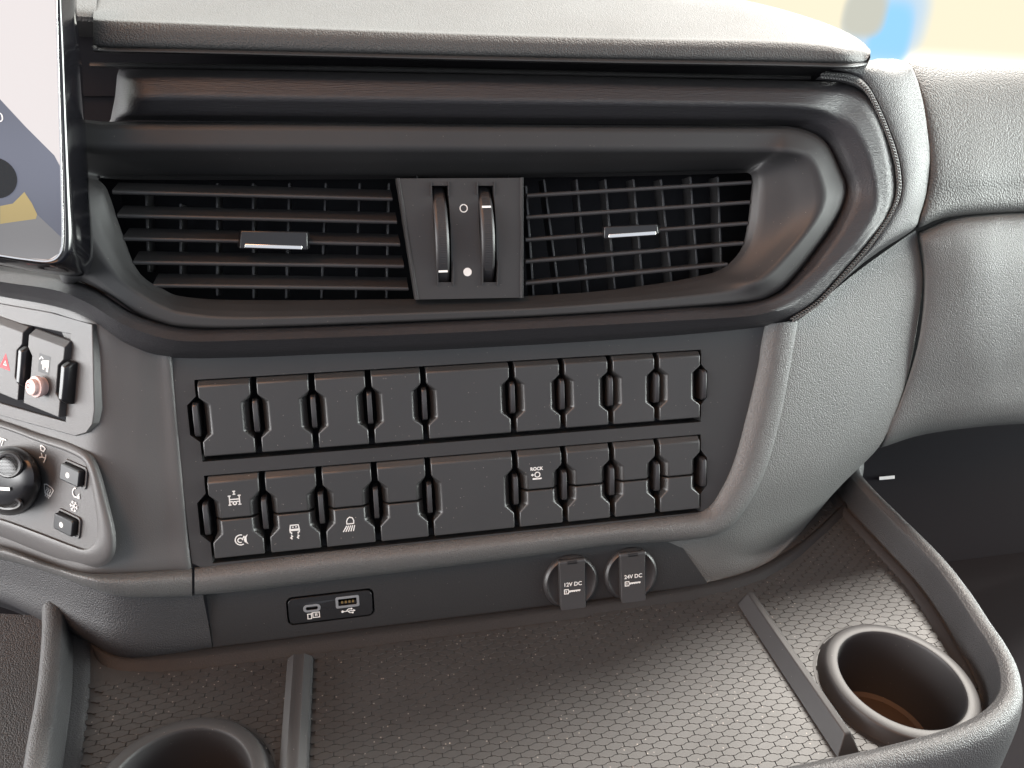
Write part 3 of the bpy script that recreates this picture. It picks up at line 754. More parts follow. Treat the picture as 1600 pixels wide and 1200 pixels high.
def grip(parent, u, v, L_=23.0):
    s = [(-1.7, -12), (1.7, -12), (1.7, 2.0), (1.45, 2.8), (1.0, 3.0), (-1.0, 3.0), (-1.45, 2.8), (-1.7, 2.0)]
    lo = []
    for dv, sh in ((-L_ / 2, -3.0), (-L_ / 2 + 1.2, -0.8), (-L_ / 2 + 3, 0), (L_ / 2 - 3, 0), (L_ / 2 - 1.2, -0.8), (L_ / 2, -3.0)):
        lo.append([PAN.at(u + a, v + dv, b + (sh if b > 0 else 0)) for a, b in s])
    return loft('grip_bar', lo, M['grip'], parent, sharp=30)
names = {4: 'blank'}
for ri, (v0, v1) in enumerate(rowsV):
    vf0, vf1 = v0 + 4.0, v1 - 0.8
    for i in range(9):
        u0, u1 = U0[i], U0[i + 1]
        if i == 4:
            b_ = face_part('blank_cover', u0, u1, vf0, vf1, 0, 1, t, tiltk=-0.3, label='wide plain cover in the middle of the %s row' % ('upper' if ri == 0 else 'lower'))
        elif ri == 0:
            face_part('rocker_switch', u0 + random.uniform(-.15, .15), u1 + random.uniform(-.15, .15), vf0 + random.uniform(-.2, .2), vf1, 0, 1, t, tiltk=random.uniform(-.5, .5))
        else:
            lab = {0: 'rocker switch with axle lock and retarder symbols', 1: 'rocker switch with skidding lorry symbol', 2: 'rocker switch with work lamp symbol', 5: 'rocker switch marked ROCK'}.get(i)
            up = face_part('rocker_switch', u0, u1, vf0, vf1, 0.485, 1, t, label=lab)
            lo = face_part('lower_half', u0, u1, vf0, vf1, 0, 0.465, up)
            uc = (u0 + u1) / 2; vt = vf0 + (vf1 - vf0) * 0.70; vb = vf0 + (vf1 - vf0) * 0.225
            hf = 2.72
            if i == 0:
                icon('axle_symbol', PAN, uc, vt + 1.2, hf, [[(-0.9, 5), (0.9, 5)], [(0, 5), (0, 2.9)], [(-0.9, 2.9), (0.9, 2.9)], [(-3.2, 1.9), (-3.2, -4.4)], [(3.2, 1.9), (3.2, -4.4)],
                     [(-4.2, 1.9), (-2.2, 1.9)], [(2.2, 1.9), (4.2, 1.9)], [(-4.2, -4.4), (-2.2, -4.4)], [(2.2, -4.4), (4.2, -4.4)], [(-3.2, -0.6), (3.2, -0.6)], [(-3.2, -2.2), (-1.2, -2.2)], [(1.2, -2.2), (3.2, -2.2)], ['c'] + circle(0, -3.3, 1.1, 10)], 0.75, M['white'], up)
                icon('retarder_symbol', PAN, uc + 1.5, vb - 1.2, hf, [arc(0, 0, 3.6, 70, 300), arc(-0.3, -0.3, 1.6, 0, 300), [(1.2, 0.6), (2.6, 2.6)]], 0.75, M['white'], lo,
                     polys=[[(4.9, 3.6), (3.9, 1.4), (3.9, -1.4), (4.9, -3.6), (2.6, -1.8), (2.0, 0), (2.6, 1.8)]])
            if i == 1:
                wv = lambda x: [(x, -2.6), (x + 0.8, -3.4), (x - 0.4, -4.4), (x + 0.6, -5.4)]
                icon('skid_symbol', PAN, uc, vb + 1.0, hf, [['c', (-2.6, 4.6), (2.6, 4.6), (3.1, 1.6), (-3.1, 1.6)], [(-3.6, 0.8), (3.6, 0.8)], [(-3.0, 1.2), (-3.0, -0.9)], [(3.0, 1.2), (3.0, -0.9)], [(-1.6, 3.2), (-0.5, 3.2)], [(0.5, 3.2), (1.6, 3.2)],
                     [(-2.2, -0.4), (-2.2, -1.8)], [(2.2, -0.4), (2.2, -1.8)], wv(-2.6), wv(1.8)], 0.75, M['white'], lo)
            if i == 2:
                icon('lamp_symbol', PAN, uc - 0.5, vb + 2.2, hf, [['c', (-1.7, 0.4), (2.9, 0.4), (3.1, 2.6), (2.2, 4.6), (0.4, 5.2), (-1.0, 4.2), (-1.8, 2.4)]] + [[(-1.9 + 1.35 * k, -0.9), (-4.6 + 1.75 * k, -5.2)] for k in range(5)], 0.7, M['white'], lo)
            if i == 5:
                text('rock_lettering', 'ROCK', PAN, uc - 2.6, vt + 3.0, hf, 3.4, M['white'], up, bold=0.12)
                icon('rock_symbol', PAN, uc - 2.4, vt - 1.6, hf, [['c'] + circle(0.3, 0.2, 1.9, 14), [(-3.9, 0.2), (-2.2, 0.2)], [(-3.2, 1.0), (-4.1, 0.2), (-3.2, -0.6)]], 0.7, M['white'], up, polys=[[(-3.4, -3.4), (3.4, -3.4), (3.4, -2.2), (1.4, -2.5), (0.3, -2.6), (-0.9, -2.4), (-3.4, -2.2)]])
    for i, u in enumerate(U0):
        grip(t, u + (1.6 if i == 9 else -0.8 if i == 0 else 0), (vf0 + vf1) / 2 - 0.6)
# ------------------------------------------------------------------ lower fascia with sockets
t = thing('socket_fascia', 'flat dark fascia under the padded roll that carries the USB and power sockets', 'fascia', PAN.px(700, 970, -10))
FH = -9.0
fo = [PAN.uv(x, y, FH) for x, y in ((320, 912), (510, 893), (805, 855), (950, 836), (1045, 826), (1064, 852), (1088, 886), (1110, 917), (900, 952), (700, 976), (500, 1000), (336, 1022), (333, 1010))]
uu = PAN.uv(517, 948, FH)
ux0, vy0 = PAN.uv(449, 955, FH)[0], 0
ub = rrect(uu[0] - 31, uu[1] - 10.8, uu[0] + 31, uu[1] + 10.8, 4.5)
fo.reverse()
holed('fascia_skin', fo, [ub], PAN, FH, 8, M['fascia'], t, sharp=30)
t = thing('usb_socket', 'rounded black plate with a USB-C and a USB-A port', 'usb socket', PAN.px(515, 975, -10))
holed('plate', rrect(uu[0] - 29.6, uu[1] - 9.4, uu[0] + 29.6, uu[1] + 9.4, 3.8), [rrect(uu[0] - 17.6, uu[1] - 0.2, uu[0] - 9.0, uu[1] + 2.2, 1.15), rrect(uu[0] + 5.5, uu[1] + 0.2, uu[0] + 18.5, uu[1] + 5.2, 0.4)], PAN, FH + 0.6, 5, M['satin'], t, bevel=0.6)
loft('plate_back', [[PAN.at(u, v, h) for u, v in rrect(uu[0] - 34, uu[1] - 13, uu[0] + 34, uu[1] + 13, 3)] for h in (FH - 8, FH - 6)], M['dark'], t, smooth=False)
holed('usb_c_port', rrect(uu[0] - 19.4, uu[1] - 1.8, uu[0] - 7.2, uu[1] + 3.8, 2.7), [rrect(uu[0] - 17.6, uu[1] - 0.3, uu[0] - 9.0, uu[1] + 2.3, 1.25)], PAN, FH + 1.0, 5, M['port'], t)
holed('usb_a_port', rrect(uu[0] + 3.6, uu[1] - 1.6, uu[0] + 20.4, uu[1] + 7.0, 1.2), [rrect(uu[0] + 5.4, uu[1] + 0.1, uu[0] + 18.6, uu[1] + 5.3, 0.4)], PAN, FH + 1.0, 5, M['port'], t)
prism('tongue', [(uu[0] + 6, uu[1] + 0.8), (uu[0] + 18, uu[1] + 0.8), (uu[0] + 18, uu[1] + 2.4), (uu[0] + 6, uu[1] + 2.4)], PAN, FH - 4, FH - 0.6, M['black'], t)
for k in range(4): prism('contact', [(uu[0] + 7.4 + k * 2.6, uu[1] + 1.2), (uu[0] + 8.9 + k * 2.6, uu[1] + 1.2), (uu[0] + 8.9 + k * 2.6, uu[1] + 3.0), (uu[0] + 7.4 + k * 2.6, uu[1] + 3.0)], PAN, FH - 2, FH - 0.4, M['gold'], t)
prism('tongue', [(uu[0] - 16, uu[1] + 0.6), (uu[0] - 10.6, uu[1] + 0.6), (uu[0] - 10.6, uu[1] + 1.4), (uu[0] - 16, uu[1] + 1.4)], PAN, FH - 4, FH - 0.8, M['satin'], t)
icon('phone_symbol', PAN, uu[0] - 12.6, uu[1] - 4.6, FH + 0.66, [['c', (-4, -2.4), (-1.4, -2.4), (-1.4, 1.2), (-4, 1.2)], ['c', (-0.4, -1.8), (4.2, -1.8), (4.2, 2.0), (-0.4, 2.0)], [(1.4, 1.2), (1.4, -0.8)], [(2.4, 1.2), (2.4, -0.8)], [(-1.4, 1.8), (-0.4, 1.8)]], 0.6, M['white'], t)
icon('trident_symbol', PAN, uu[0] + 12.2, uu[1] - 4.6, FH + 0.66, [[(-3.6, 0), (4.0, 0)], [(-1.6, 0), (0, 1.6), (1.8, 1.6)], [(-0.4, 0), (1.0, -1.5), (2.6, -1.5)]], 0.6, M['white'], t,
     polys=[circle(-4.2, 0, 0.95, 10), [(5.2, 0), (3.6, 0.9), (3.6, -0.9)], circle(2.2, 1.6, 0.8, 8), [(2.4, -0.9), (3.6, -0.9), (3.6, -2.1), (2.4, -2.1)]])
def power_socket(px, py, word, label, u_off=0):
    c0 = PAN.px(px, py, FH); t = thing('power_socket', label, 'power socket', c0, 'capped power sockets')
    cu, cv = PAN.uv(px, py, FH)
    lathe('cap', [(21.6, FH - 3), (21.8, FH + 1), (21.2, FH + 2.6), (19.6, FH + 3.8), (18.4, FH + 3.4), (17.6, FH + 2.5), (8, FH + 2.6), (0.4, FH + 2.7)], PAN, cu, cv, M['wheel'], t, n=64, sharp=50)
    w_ = 10.0
    prof = [(19.6, 2.5), (20.2, 6.0), (18.5, 7.2), (12, 6.8), (0, 6.6), (-12, 7.2), (-22.6, 8.6), (-23.4, 6.4)]
    sgn = [[PAN.at(cu + s_ * (w_ + (0.7 if v_ > 15 else 0)), cv + v_, FH + z_) for v_, z_ in prof] + [PAN.at(cu + s_ * w_, cv - 22.0, FH + 3), PAN.at(cu + s_ * w_, cv + 18, FH - 1)] for s_ in (-1, 1)]
    fl = loft('hinged_strap', sgn, M['slat'], t, bevel=0.7)
    loft('hinge', [[PAN.at(cu + s_ * 3.8, cv + 17.8 + 1.6 * math.sin(a), FH + 6.0 + 1.6 * math.cos(a)) for a in [k * math.pi / 4 for k in range(8)]] for s_ in (-1, 1)], M['black'], t)
    class Pl: pass
    # strap plane leans a little: marks follow its front face
    text('lettering', word, PAN, cu, cv + 0.4, FH + 7.0, 4.4, M['white'], fl, bold=0.10)
    icon('key_symbol', PAN, cu - 0.3, cv - 5.0, FH + 7.1, [['c', (-6.4, -1.7), (-3.4, -1.7), (-3.0, 0), (-3.4, 1.7), (-6.4, 1.7)], [(-5.0, -0.9), (-5.0, 0.9)]], 0.75, M['white'], fl,
         polys=[[(-3.0, -0.9), (-1.6, -0.9), (-1.2, -0.3), (-0.4, -0.9), (0.6, -0.3), (1.2, -0.9), (2.4, -0.3), (3.2, -0.9), (4.4, -0.2), (5.2, -0.9), (6.2, -0.4), (6.2, 0.7), (-3.0, 0.7)]])
    return t
power_socket(891, 908, '12V DC', 'round capped power socket marked 12V DC')
power_socket(984.5, 896, '24V DC', 'round capped power socket marked 24V DC')

# ------------------------------------------------------------------ storage tray
t = thing('storage_tray', 'dashboard shelf tray with a hexagon patterned mat and raised rim', 'storage tray', Vector((0.1, 0.3, 0)))
CUPS = [(349, 291), (-122, 292.5)]
CR_O = 53.0
floor = [(-193, 225), (-222, 440), (-176, 440), (-120, 430), (200, 430), (320, 435), (420, 520), (442, 520), (436, 475), (434, 381), (420, 316), (416, 283), (395, 262), (350, 242), (290, 236), (0, 232)]
floor.reverse()
holed('tray_floor', floor, [circle(c_[0], c_[1], 46, 48) for c_ in CUPS], TRAY, -1.0, 3, M['mat'], t, sharp=30)
# mat: one rubber sheet with raised elongated hexagons
Wc, sd_, sh_ = 12.0, 2.9, 1.3
pitch = sd_ + sh_
hexo = [(Wc * .5, -sd_ / 2), (Wc * .5, sd_ / 2), (Wc * .34, sd_ / 2 + .15), (Wc * .17, sd_ / 2 + sh_), (-Wc * .17, sd_ / 2 + sh_), (-Wc * .34, sd_ / 2 + .15), (-Wc * .5, sd_ / 2), (-Wc * .5, -sd_ / 2), (-Wc * .34, -sd_ / 2 - .15), (-Wc * .17, -sd_ / 2 - sh_), (Wc * .17, -sd_ / 2 - sh_), (Wc * .34, -sd_ / 2 - .15)]
def lerp1(x, tab_):
    for (a, fa), (b, fb) in zip(tab_, tab_[1:]):
        if a <= x <= b: return fa + (fb - fa) * (x - a) / (b - a)
    return tab_[0][1] if x < tab_[0][0] else tab_[-1][1]
rear = [(-200, 390), (200, 391), (260, 396), (310, 406), (360, 440), (400, 470), (430, 500)]
def inside(x, y):
    if y > lerp1(x, rear) + 0.5: return False
    if x > lerp1(y, [(230, 240), (237, 300), (240.5, 332), (247, 364), (259, 388), (277, 402), (296, 410), (316, 413), (381, 424), (475, 430), (520, 436)]) - 1: return False
    if x < lerp1(y, [(225, -168), (326, -184), (400, -194), (440, -208)]) + 1: return False
    if y < 234: return False
    for c_ in CUPS:
        if math.hypot(x - c_[0], y - c_[1]) < CR_O - 1.5: return False
    return not (-65 < x < -52 or (278 < x < 287 and 252 < y < 383))
verts, faces = [], []
j = 0
yy = 236.0
while yy < 505:
    xx = -215 + (Wc / 2 if j % 2 else 0)
    while xx < 440:
        if inside(xx, yy):
            b0 = len(verts); n = 12
            jz = random.uniform(-0.05, 0.05)
            for (ins, z) in ((0.045, -0.8), (0.06, -0.22), (0.13, 0.0)):
                for hx, hy in hexo:
                    f = Vector((hx, hy)); l = f.length; f = f * ((l - ins * 3.0) / l)
                    verts.append(Vector((xx + f.x, yy + f.y, z)) / 1000)
            for r_ in range(2):
                for k in range(n): faces.append((b0 + r_ * n + k, b0 + r_ * n + (k + 1) % n, b0 + (r_ + 1) * n + (k + 1) % n, b0 + (r_ + 1) * n + k))
            faces.append(tuple(b0 + 2 * n + k for k in range(n)))
        xx += Wc
    yy += pitch; j += 1
obj('mat_pattern', verts, faces, M['mat'], t, sharp=8)
# rear shoulder where the tray meets the fascia
jn = [(-215, 446), (-205, 428), (-176, 411), (-150, 408), (-116, 407), (0, 407), (134, 406), (230, 408), (288, 413), (325, 424), (365, 443), (415, 474), (450, 500)]
rb = [(-205, 432), (-198, 412), (-182, 399), (-150, 392), (-116, 390), (0, 390), (134, 391), (230, 393), (290, 400), (335, 415), (375, 438), (425, 470), (455, 496)]
mx = [((a[0] + b[0]) / 2, (a[1] + b[1]) / 2) for a, b in zip(jn, rb)]
W3 = lambda l, z: [(x, y, z, 'W') for x, y in l]
patch('rear_shoulder', [W3(rb, -1.0), W3([(a[0] * .8 + b[0] * .2, a[1] * .8 + b[1] * .2) for a, b in zip(rb, jn)], 0.6), W3(mx, 2.6), W3([(a[0] * .2 + b[0] * .8, a[1] * .2 + b[1] * .8) for a, b in zip(rb, jn)], 2.4), W3(jn, 0.4), W3([(x, y + 6) for x, y in jn], -4)], M['fascia'], t, nu=6, nv=4, sharp=80)
# outer wall and rim, right side and front
wi = [(462, 530), (442, 505), (436, 475), (435, 430), (434, 381), (428, 345), (419.5, 314), (415, 296), (407, 277), (392, 259), (368, 247), (335, 240), (290, 236.5), (243, 235), (100, 232), (-60, 231), (-190, 230)]
def offs(line, d):
    o = []
    for i, (x, y) in enumerate(line):
        a = line[max(0, i - 1)]; b = line[min(len(line) - 1, i + 1)]
        dx, dy = b[0] - a[0], b[1] - a[1]; l = math.hypot(dx, dy)
        o.append((x - dy / l * d, y + dx / l * d))
    return o
RZ = 28
patch('outer_rim', [W3(offs(wi, -4), -1.0), W3(offs(wi, -1.0), 1.2), W3(wi, 8), W3(offs(wi, 0.8), RZ - 3), W3(offs(wi, 2.4), RZ), W3(offs(wi, 6.5), RZ + 2.0), W3(offs(wi, 11.5), RZ + 0.5), W3(offs(wi, 15), RZ - 5), W3(offs(wi, 18), RZ - 22), W3(offs(wi, 20), RZ - 60)], M['trim'], t, nu=6, nv=4, sharp=80)
wl = [(-168, 225), (-181, 270), (-193, 326), (-202, 373), (-214, 420), (-222, 446)]
patch('left_rim', [W3(offs(wl, -10), -1.0), W3(offs(wl, -7), 1.5), W3(offs(wl, -1.5), 3.0), W3(wl, 5), W3(offs(wl, 1.0), 22), W3(offs(wl, 3), 26), W3(offs(wl, 8), 27.5), W3(offs(wl, 13), 25), W3(offs(wl, 16), 15), W3(offs(wl, 18), -10)], M['trim'], t, nu=6, nv=4, sharp=80)
# groove strip along the foot of the right wall
patch('foot_ledge', [W3(offs(wi[:9], -3.5), 1.0), W3(offs(wi[:9], -4.2), 2.6), W3(offs(wi[:9], -9.5), 1.6), W3(offs(wi[:9], -13), -1.0)], M['cup'], t, nu=5, nv=3)
# divider ridges
def ridge(name, u0, u1, v0, v1, prof, label):
    loops = []
    for v_, k in ((v0, 0.0), (v0 + 6, 1.0), (v1 - 3, 1.0), (v1, 0.25)):
        loops.append([Vector((u0 + (u1 - u0) * a, v_, -1 + (z + 1) * k)) / 1000 for a, z in prof])
    return loft(name, loops, M['cup'], t, bevel=0.5, label=label, sharp=30)
ridge('divider_ridge', -67.5, -49.5, 232, 386, [(0, -1), (0.06, 5), (0.30, 8.5), (0.38, 8.0), (0.62, 8.0), (0.70, 8.5), (0.94, 5), (1, -1)], 'low ridge with a grooved top beside the left cup holder')
def ridge2():
    P_ = lambda x, y, z: Vector((x, y, z)) / 1000
    y0, y1 = 386, 249
    loops = [[P_(274, y0, -1), P_(280.5, y0, 2), P_(284.5, y0, 2), P_(291, y0, -1)],
             [P_(274, y0 - 3, -1), P_(280.5, y0 - 3, 11), P_(285, y0 - 3, 11.5), P_(291, y0 - 3, -1)],
             [P_(275.5, y1 + 2, -1), P_(282.5, y1 + 9, 12), P_(287, y1 + 9, 12.5), P_(293, y1 + 2, -1)],
             [P_(276, y1, -1), P_(282.7, y1 + 7.5, 11.5), P_(286.5, y1 + 7.5, 11.5), P_(292, y1, -1)]]
    loft('divider_ridge', loops, M['cup'], t, bevel=0.6, label='tall sharp ridge beside the right cup holder')
ridge2()
for i, (cx_, cy_) in enumerate(CUPS):
    c_ = lathe('cup_holder', [(CR_O + 2.8, -1.2), (CR_O + 2.6, 0.25), (CR_O + 0.9, 0.35), (CR_O + 0.3, -0.5), (CR_O - 0.5, 0.4), (CR_O - 3.4, 8.4), (CR_O - 4.0, 9.2), (CR_O - 4.9, 9.7), (42.4, 10.3), (41.4, 10.0), (40.8, 9.3), (40.4, 7.6), (39.8, 0), (37.5, -50), (35, -56)], TRAY, cx_, cy_, M['cup'], t, n=96, sharp=32,
              label='round cup holder in the right corner of the tray' if i == 0 else 'round cup holder cut off by the bottom left edge')
    lathe('well_floor', [(38, -50), (34, -52), (31, -51.2), (20, -51.5), (0.5, -51.5)], TRAY, cx_, cy_, M['cupfloor'], c_, n=64)
# ------------------------------------------------------------------ console left of the tray
t = thing('side_console', 'dark grained console surface left of the tray rim', 'console', Vector((-0.3, 0.35, -0.02)))
patch('console_skin', [[(-420, 480, 20, 'W'), (-330, 470, 10, 'W'), (-225, 455, -2, 'W')], [(-420, 430, -4, 'W'), (-330, 420, -8, 'W'), (-225, 420, -12, 'W')], [(-420, 340, -20, 'W'), (-330, 330, -20, 'W'), (-200, 330, -20, 'W')], [(-420, 200, -30, 'W'), (-330, 200, -30, 'W'), (-170, 200, -30, 'W')]], M['knee'], t, nu=4, nv=4)
# ------------------------------------------------------------------ control pod, left
t = thing('control_pod', 'smooth grey curved cover between the climate controls and the switch panel', 'dash trim', PAN.px(200, 890, 5))
fx = lambda x0, y0, x1, y1, k: (x0 + (x1 - x0) * k, y0 + (y1 - y0) * k)
ends = [((-80, 440), (-80, 838), 'D', 0), ((0, 455), (0, 853), 'D', 0), ((80, 470), (78, 881), 'D', 0), ((140, 492), (137, 897), 'D', 0), ((205, 528), (200, 898), 'P', 3.5), ((245, 545), (262, 894), 'P', 1), ((267, 552), (298, 892), 'P', 0)]
rows = []
for k in (0, .14, .28, .42, .56, .7, .85, 1.0):
    r = []
    for i, (a, b, bs, h) in enumerate(ends):
        x, y = fx(*a, *b, k); r.append((x, y, h, bs))
    rows.append(r)
for r_, (hD, hP) in ((rows[0], (-8, -8)), ):
    pass
rows = [[(x, y, h - 14, b) for x, y, h, b in rows[0]]] + rows + [[(x, y, h - 12, b) for x, y, h, b in rows[-1]]]
for r_ in rows: r_.append((r_[-1][0] + 1, r_[-1][1], -14, 'P'))
patch('pod_skin', rows, M['pod'], t, nu=8, nv=4, sharp=80)
# climate panel
t = thing('climate_panel', 'climate control panel with a rotary knob and two dotted buttons', 'climate control', POD.px(60, 850, 0))
rec = [(-70, 650), (0, 668), (60, 690), (112, 709), (136, 730), (149, 790), (153, 830), (148, 850), (132, 859), (110, 853), (50, 830), (0, 812), (-70, 790)]
out_ = [(-70, 640), (0, 655), (62, 676), (120, 694), (150, 720), (170, 785), (181, 838), (176, 872), (150, 887), (105, 882), (50, 862), (0, 842), (-70, 822)]
rows = [[(x, y, -1, 'D') for x, y in out_], [(a[0] * .75 + b[0] * .25, a[1] * .75 + b[1] * .25, 2.0, 'D') for a, b in zip(out_, rec)], [(a[0] * .3 + b[0] * .7, a[1] * .3 + b[1] * .7, 4.2, 'D') for a, b in zip(out_, rec)], [(x, y, 4.0, 'D') for x, y in rec], [(x, y, 2.0, 'D') for x, y in rec]]
patch('surround', rows, M['pod'], t, nu=6, nv=4, closed=True, sharp=50)
pl = spline([POD.px(x, y, 2.2) for x, y in rec], 6, True)
loft('face_plate', [[p - POD.e3 * 0.004 for p in pl], pl], M['pod'], t, smooth=False)
kx, ky = POD.uv(24, 752, 2)
def ell(cx_, cy_, rx_, ry_, h, n=40): return [POD.px(cx_ + rx_ * math.cos(2 * math.pi * k / n), cy_ + ry_ * math.sin(2 * math.pi * k / n), h) for k in range(n)]
kn = loft('rotary_knob', [ell(14, 752, 51, 54, 1), ell(14, 751, 51, 54, 4), ell(13, 750, 49, 52, 9), ell(9, 748, 44, 48, 14), ell(4, 746, 34, 40, 17.5), ell(0, 745, 18, 24, 19), ell(0, 745, 4, 5, 19.3)], M['satin'], t, sharp=60)
for (px_, py_, rx_, ry_, h_) in ((12, 727, 17, 16, 19.5), (12, 787, 17, 7, 17.0)):
    gp = loft('finger_pad', [ell(px_, py_, rx_ + 9, ry_ + 8, h_ - 5), ell(px_, py_, rx_ + 6, ry_ + 5, h_ - 0.6), ell(px_, py_, rx_ + 3, ry_ + 2.5, h_ + 0.4), ell(px_, py_, rx_, ry_, h_), ell(px_, py_, rx_ - 1, ry_ - 1, h_ - 1.2)], M['wheel'], kn, sharp=50)
    verts, faces = [], []
    nx, ny = int(rx_ / 2.2), int(ry_ / 2.0)
    for a in range(-nx, nx + 1):
        for b in range(-ny, ny + 1):
            qx, qy = a * 2.4 + (1.2 if b % 2 else 0), b * 2.2
            if (qx / (rx_ - 1.5)) ** 2 + (qy / (ry_ - 1.0)) ** 2 > 1: continue
            b0 = len(verts)
            for dx, dy, z in ((1.1, 0, -1.1), (0, 1.1, -1.1), (-1.1, 0, -1.1), (0, -1.1, -1.1), (0, 0, 0.3)): verts.append(POD.px(px_ + qx + dx, py_ + qy + dy, h_ + z))
            faces += [(b0, b0 + 1, b0 + 4), (b0 + 1, b0 + 2, b0 + 4), (b0 + 2, b0 + 3, b0 + 4), (b0 + 3, b0, b0 + 4)]
    obj('knurling', verts, faces, M['pod'], kn, smooth=False)
loft('pointer', [[POD.px(x, y, h) for x, y in ((-14, 760), (15, 762), (15, 767), (-14, 765))] for h in (16, 19.9)], M['whiteline'], kn, smooth=False)
for bx, by, dx_, dy_ in ((117, 741, 111, 744), (107, 818, 101, 821)):
    u, v = POD.uv(bx, by, 3)
    holed('button_frame', rrect(u - 12, v - 7.6, u + 12, v + 7.6, 3), [rrect(u - 10.4, v - 6.2, u + 10.4, v + 6.2, 2)], POD, 3.4, 3, M['pod'], t, bevel=0.5)
    b_ = prism('button', rrect(u - 9.6, v - 5.6, u + 9.6, v + 5.6, 1.6), POD, 1, 7.0, M['satin'], t, bevel=0.9)
    icon('dot', POD, u - 1.5, v - 0.4, 7.06, [], 1, M['white'], b_, polys=[circle(0, 0, 1.9, 16)])
def pod_icon(name, px, py, lines, wd=0.7, polys=(), rot=0, sc=1.0):
    u, v = POD.uv(px, py, 2.3)
    icon(name, POD, u, v, 2.75, lines, wd, M['white'], t, polys=polys, rot=rot, sc=sc)
fan = [['c', (-5, 3.2), (-2.6, 4.3), (2.6, 4.3), (5, 3.2), (2.9, -2.2), (-2.9, -2.2)]]
wave3 = [[(x, 2.8), (x + 0.7, 1.2), (x - 0.5, -0.4), (x, -2.0), (x, -4.4)] for x in (-1.9, 0, 1.9)]
pod_icon('defrost_symbol', 76, 768, fan + wave3, rot=-8)
pod_icon('seat_symbol', 66, 709, [['c'] + [(x * .5, y * .5 + 3.4) for x, y in fan[0][1:]], [(-0.4, 0.6), (1.2, -1.8), (4.6, -1.2), (4.2, 1.4)], [(1.2, -1.8), (-1.8, -3.4)], [(4.6, -1.2), (3.4, -5.0)]], wd=0.9, rot=-8)
pod_icon('foot_symbol', 4, 691, [[(-3, 2), (1, 3), (0, -2.5)], [(-1, 2.4), (-2.4, -2.5)], [(1, 3), (4, 3.4)]], wd=0.9, rot=-8)
pod_icon('recirculation_symbol', 118, 770, [arc(0.6, 0.4, 3.0, 100, 330)], wd=0.9, polys=[[(1.6, -2.6), (5.4, -2.0), (4.0, 1.6)]], rot=-8)
sn = []
for k in range(6):
    a = math.radians(60 * k); ca_, sa_ = math.cos(a), math.sin(a)
    sn.append([(0, 0), (4.0 * ca_, 4.0 * sa_)])
    for s_ in (-1, 1): sn.append([(2.4 * ca_, 2.4 * sa_), (2.4 * ca_ + 1.5 * math.cos(a + s_ * 0.9), 2.4 * sa_ + 1.5 * math.sin(a + s_ * 0.9))])
pod_icon('snowflake_symbol', 116, 791, sn, wd=0.6)
# hazard / tipper switches on their insert
t = thing('hazard_switch_panel', 'small switch panel with the red hazard triangle, beside the screen', 'switch panel', POD.px(60, 660, 0))
ins = [(-70, 462), (0, 474), (80, 488), (147, 507), (149, 600), (150, 640), (147, 662), (137, 676), (120, 681), (60, 665), (0, 648), (-70, 630)]
hole = [(-60, 487), (0, 499), (60, 511), (113, 522), (109, 590), (105, 659), (60, 646), (0, 629), (-60, 612)]
holed('insert', [POD.uv(x, y, 1.2) for x, y in ins][::-1], [[POD.uv(x, y, 1.2) for x, y in hole][::-1]], POD, 2.4, 6, M['pod'], t, bevel=0.5)
loft('insert_back', [[POD.px(x, y, h) for x, y in hole] for h in (0.3, 0.6)], M['dark'], t, smooth=False)
ua, _ = POD.uv(38, 600, 7); ub_, _ = POD.uv(97, 600, 7); va_ = POD.uv(72, 520, 4)[1]; vb_ = POD.uv(64, 641, 7)[1]
def pod_switch(u0, u1, v0, v1, lab):
    H = v1 - v0; dn = 5.0; g = 0.6
    prof = [(0.0, 0), (0.22, 0), (0.30, 1), (0.66, 1), (0.76, 0), (0.92, 0), (1.0, 0)]
    R = [(u1 - g - dn * d, v0 + H * f, f) for f, d in prof]; Lf = [(u0 + g + dn * d, v0 + H * f, f) for f, d in reversed(prof)]
    o = R + Lf; n = len(o); hf = lambda f: 7.0 if f <= 0.92 else 3.0
    vv = [POD.at(u, v, 0.8) for u, v, f in o] + [POD.at(u, v, hf(f)) for u, v, f in o]
    ff = [(k, (k + 1) % n, (k + 1) % n + n, k + n) for k in range(n)] + [(n + k, n + k + 1, 2 * n - 2 - k, 2 * n - 1 - k) for k in range(n // 2 - 1)]
    bm = bmesh.new(); vs = [bm.verts.new(v) for v in vv]
    for f in ff: bm.faces.new([vs[i] for i in f])
    bmesh.ops.recalc_face_normals(bm, faces=bm.faces); bm.faces.ensure_lookup_table()
    if bm.faces[-1].normal.dot(POD.e3) < 0: bmesh.ops.reverse_faces(bm, faces=bm.faces)
    bmesh.ops.dissolve_limit(bm, angle_limit=math.radians(1), verts=bm.verts, edges=bm.edges); bm.verts.index_update()
    vv = [v.co.copy() for v in bm.verts]; ff = [tuple(v.index for v in f.verts) for f in bm.faces]; bm.free()
    return obj('rocker_switch', vv, ff, M['pod'], t, bevel=0.5, label=lab)
Wp = ub_ - ua
s2 = pod_switch(ua, ub_, vb_, va_, 'rocker switch with a tipper lorry symbol and pale knob')
s1 = pod_switch(ua - Wp - 5, ua - 5, vb_, va_, 'rocker switch with the red hazard triangle')
for u in (ua - 2.5, ub_ + 3.5):
    vc = (va_ + vb_) / 2 - 1
    loft('grip_bar', [[POD.at(u + a, vc + dv, b) for a, b in ((-3.2, 0.7), (3.2, 0.7), (3.2, 8 + z), (1.8, 10 + z), (-1.8, 10 + z), (-3.2, 8 + z))] for dv, z in ((-14, -4), (-11, 0), (11, 0), (14, -4))], M['satin'], t, bevel=0.6)
um, vm = POD.uv(69, 569, 7.1)
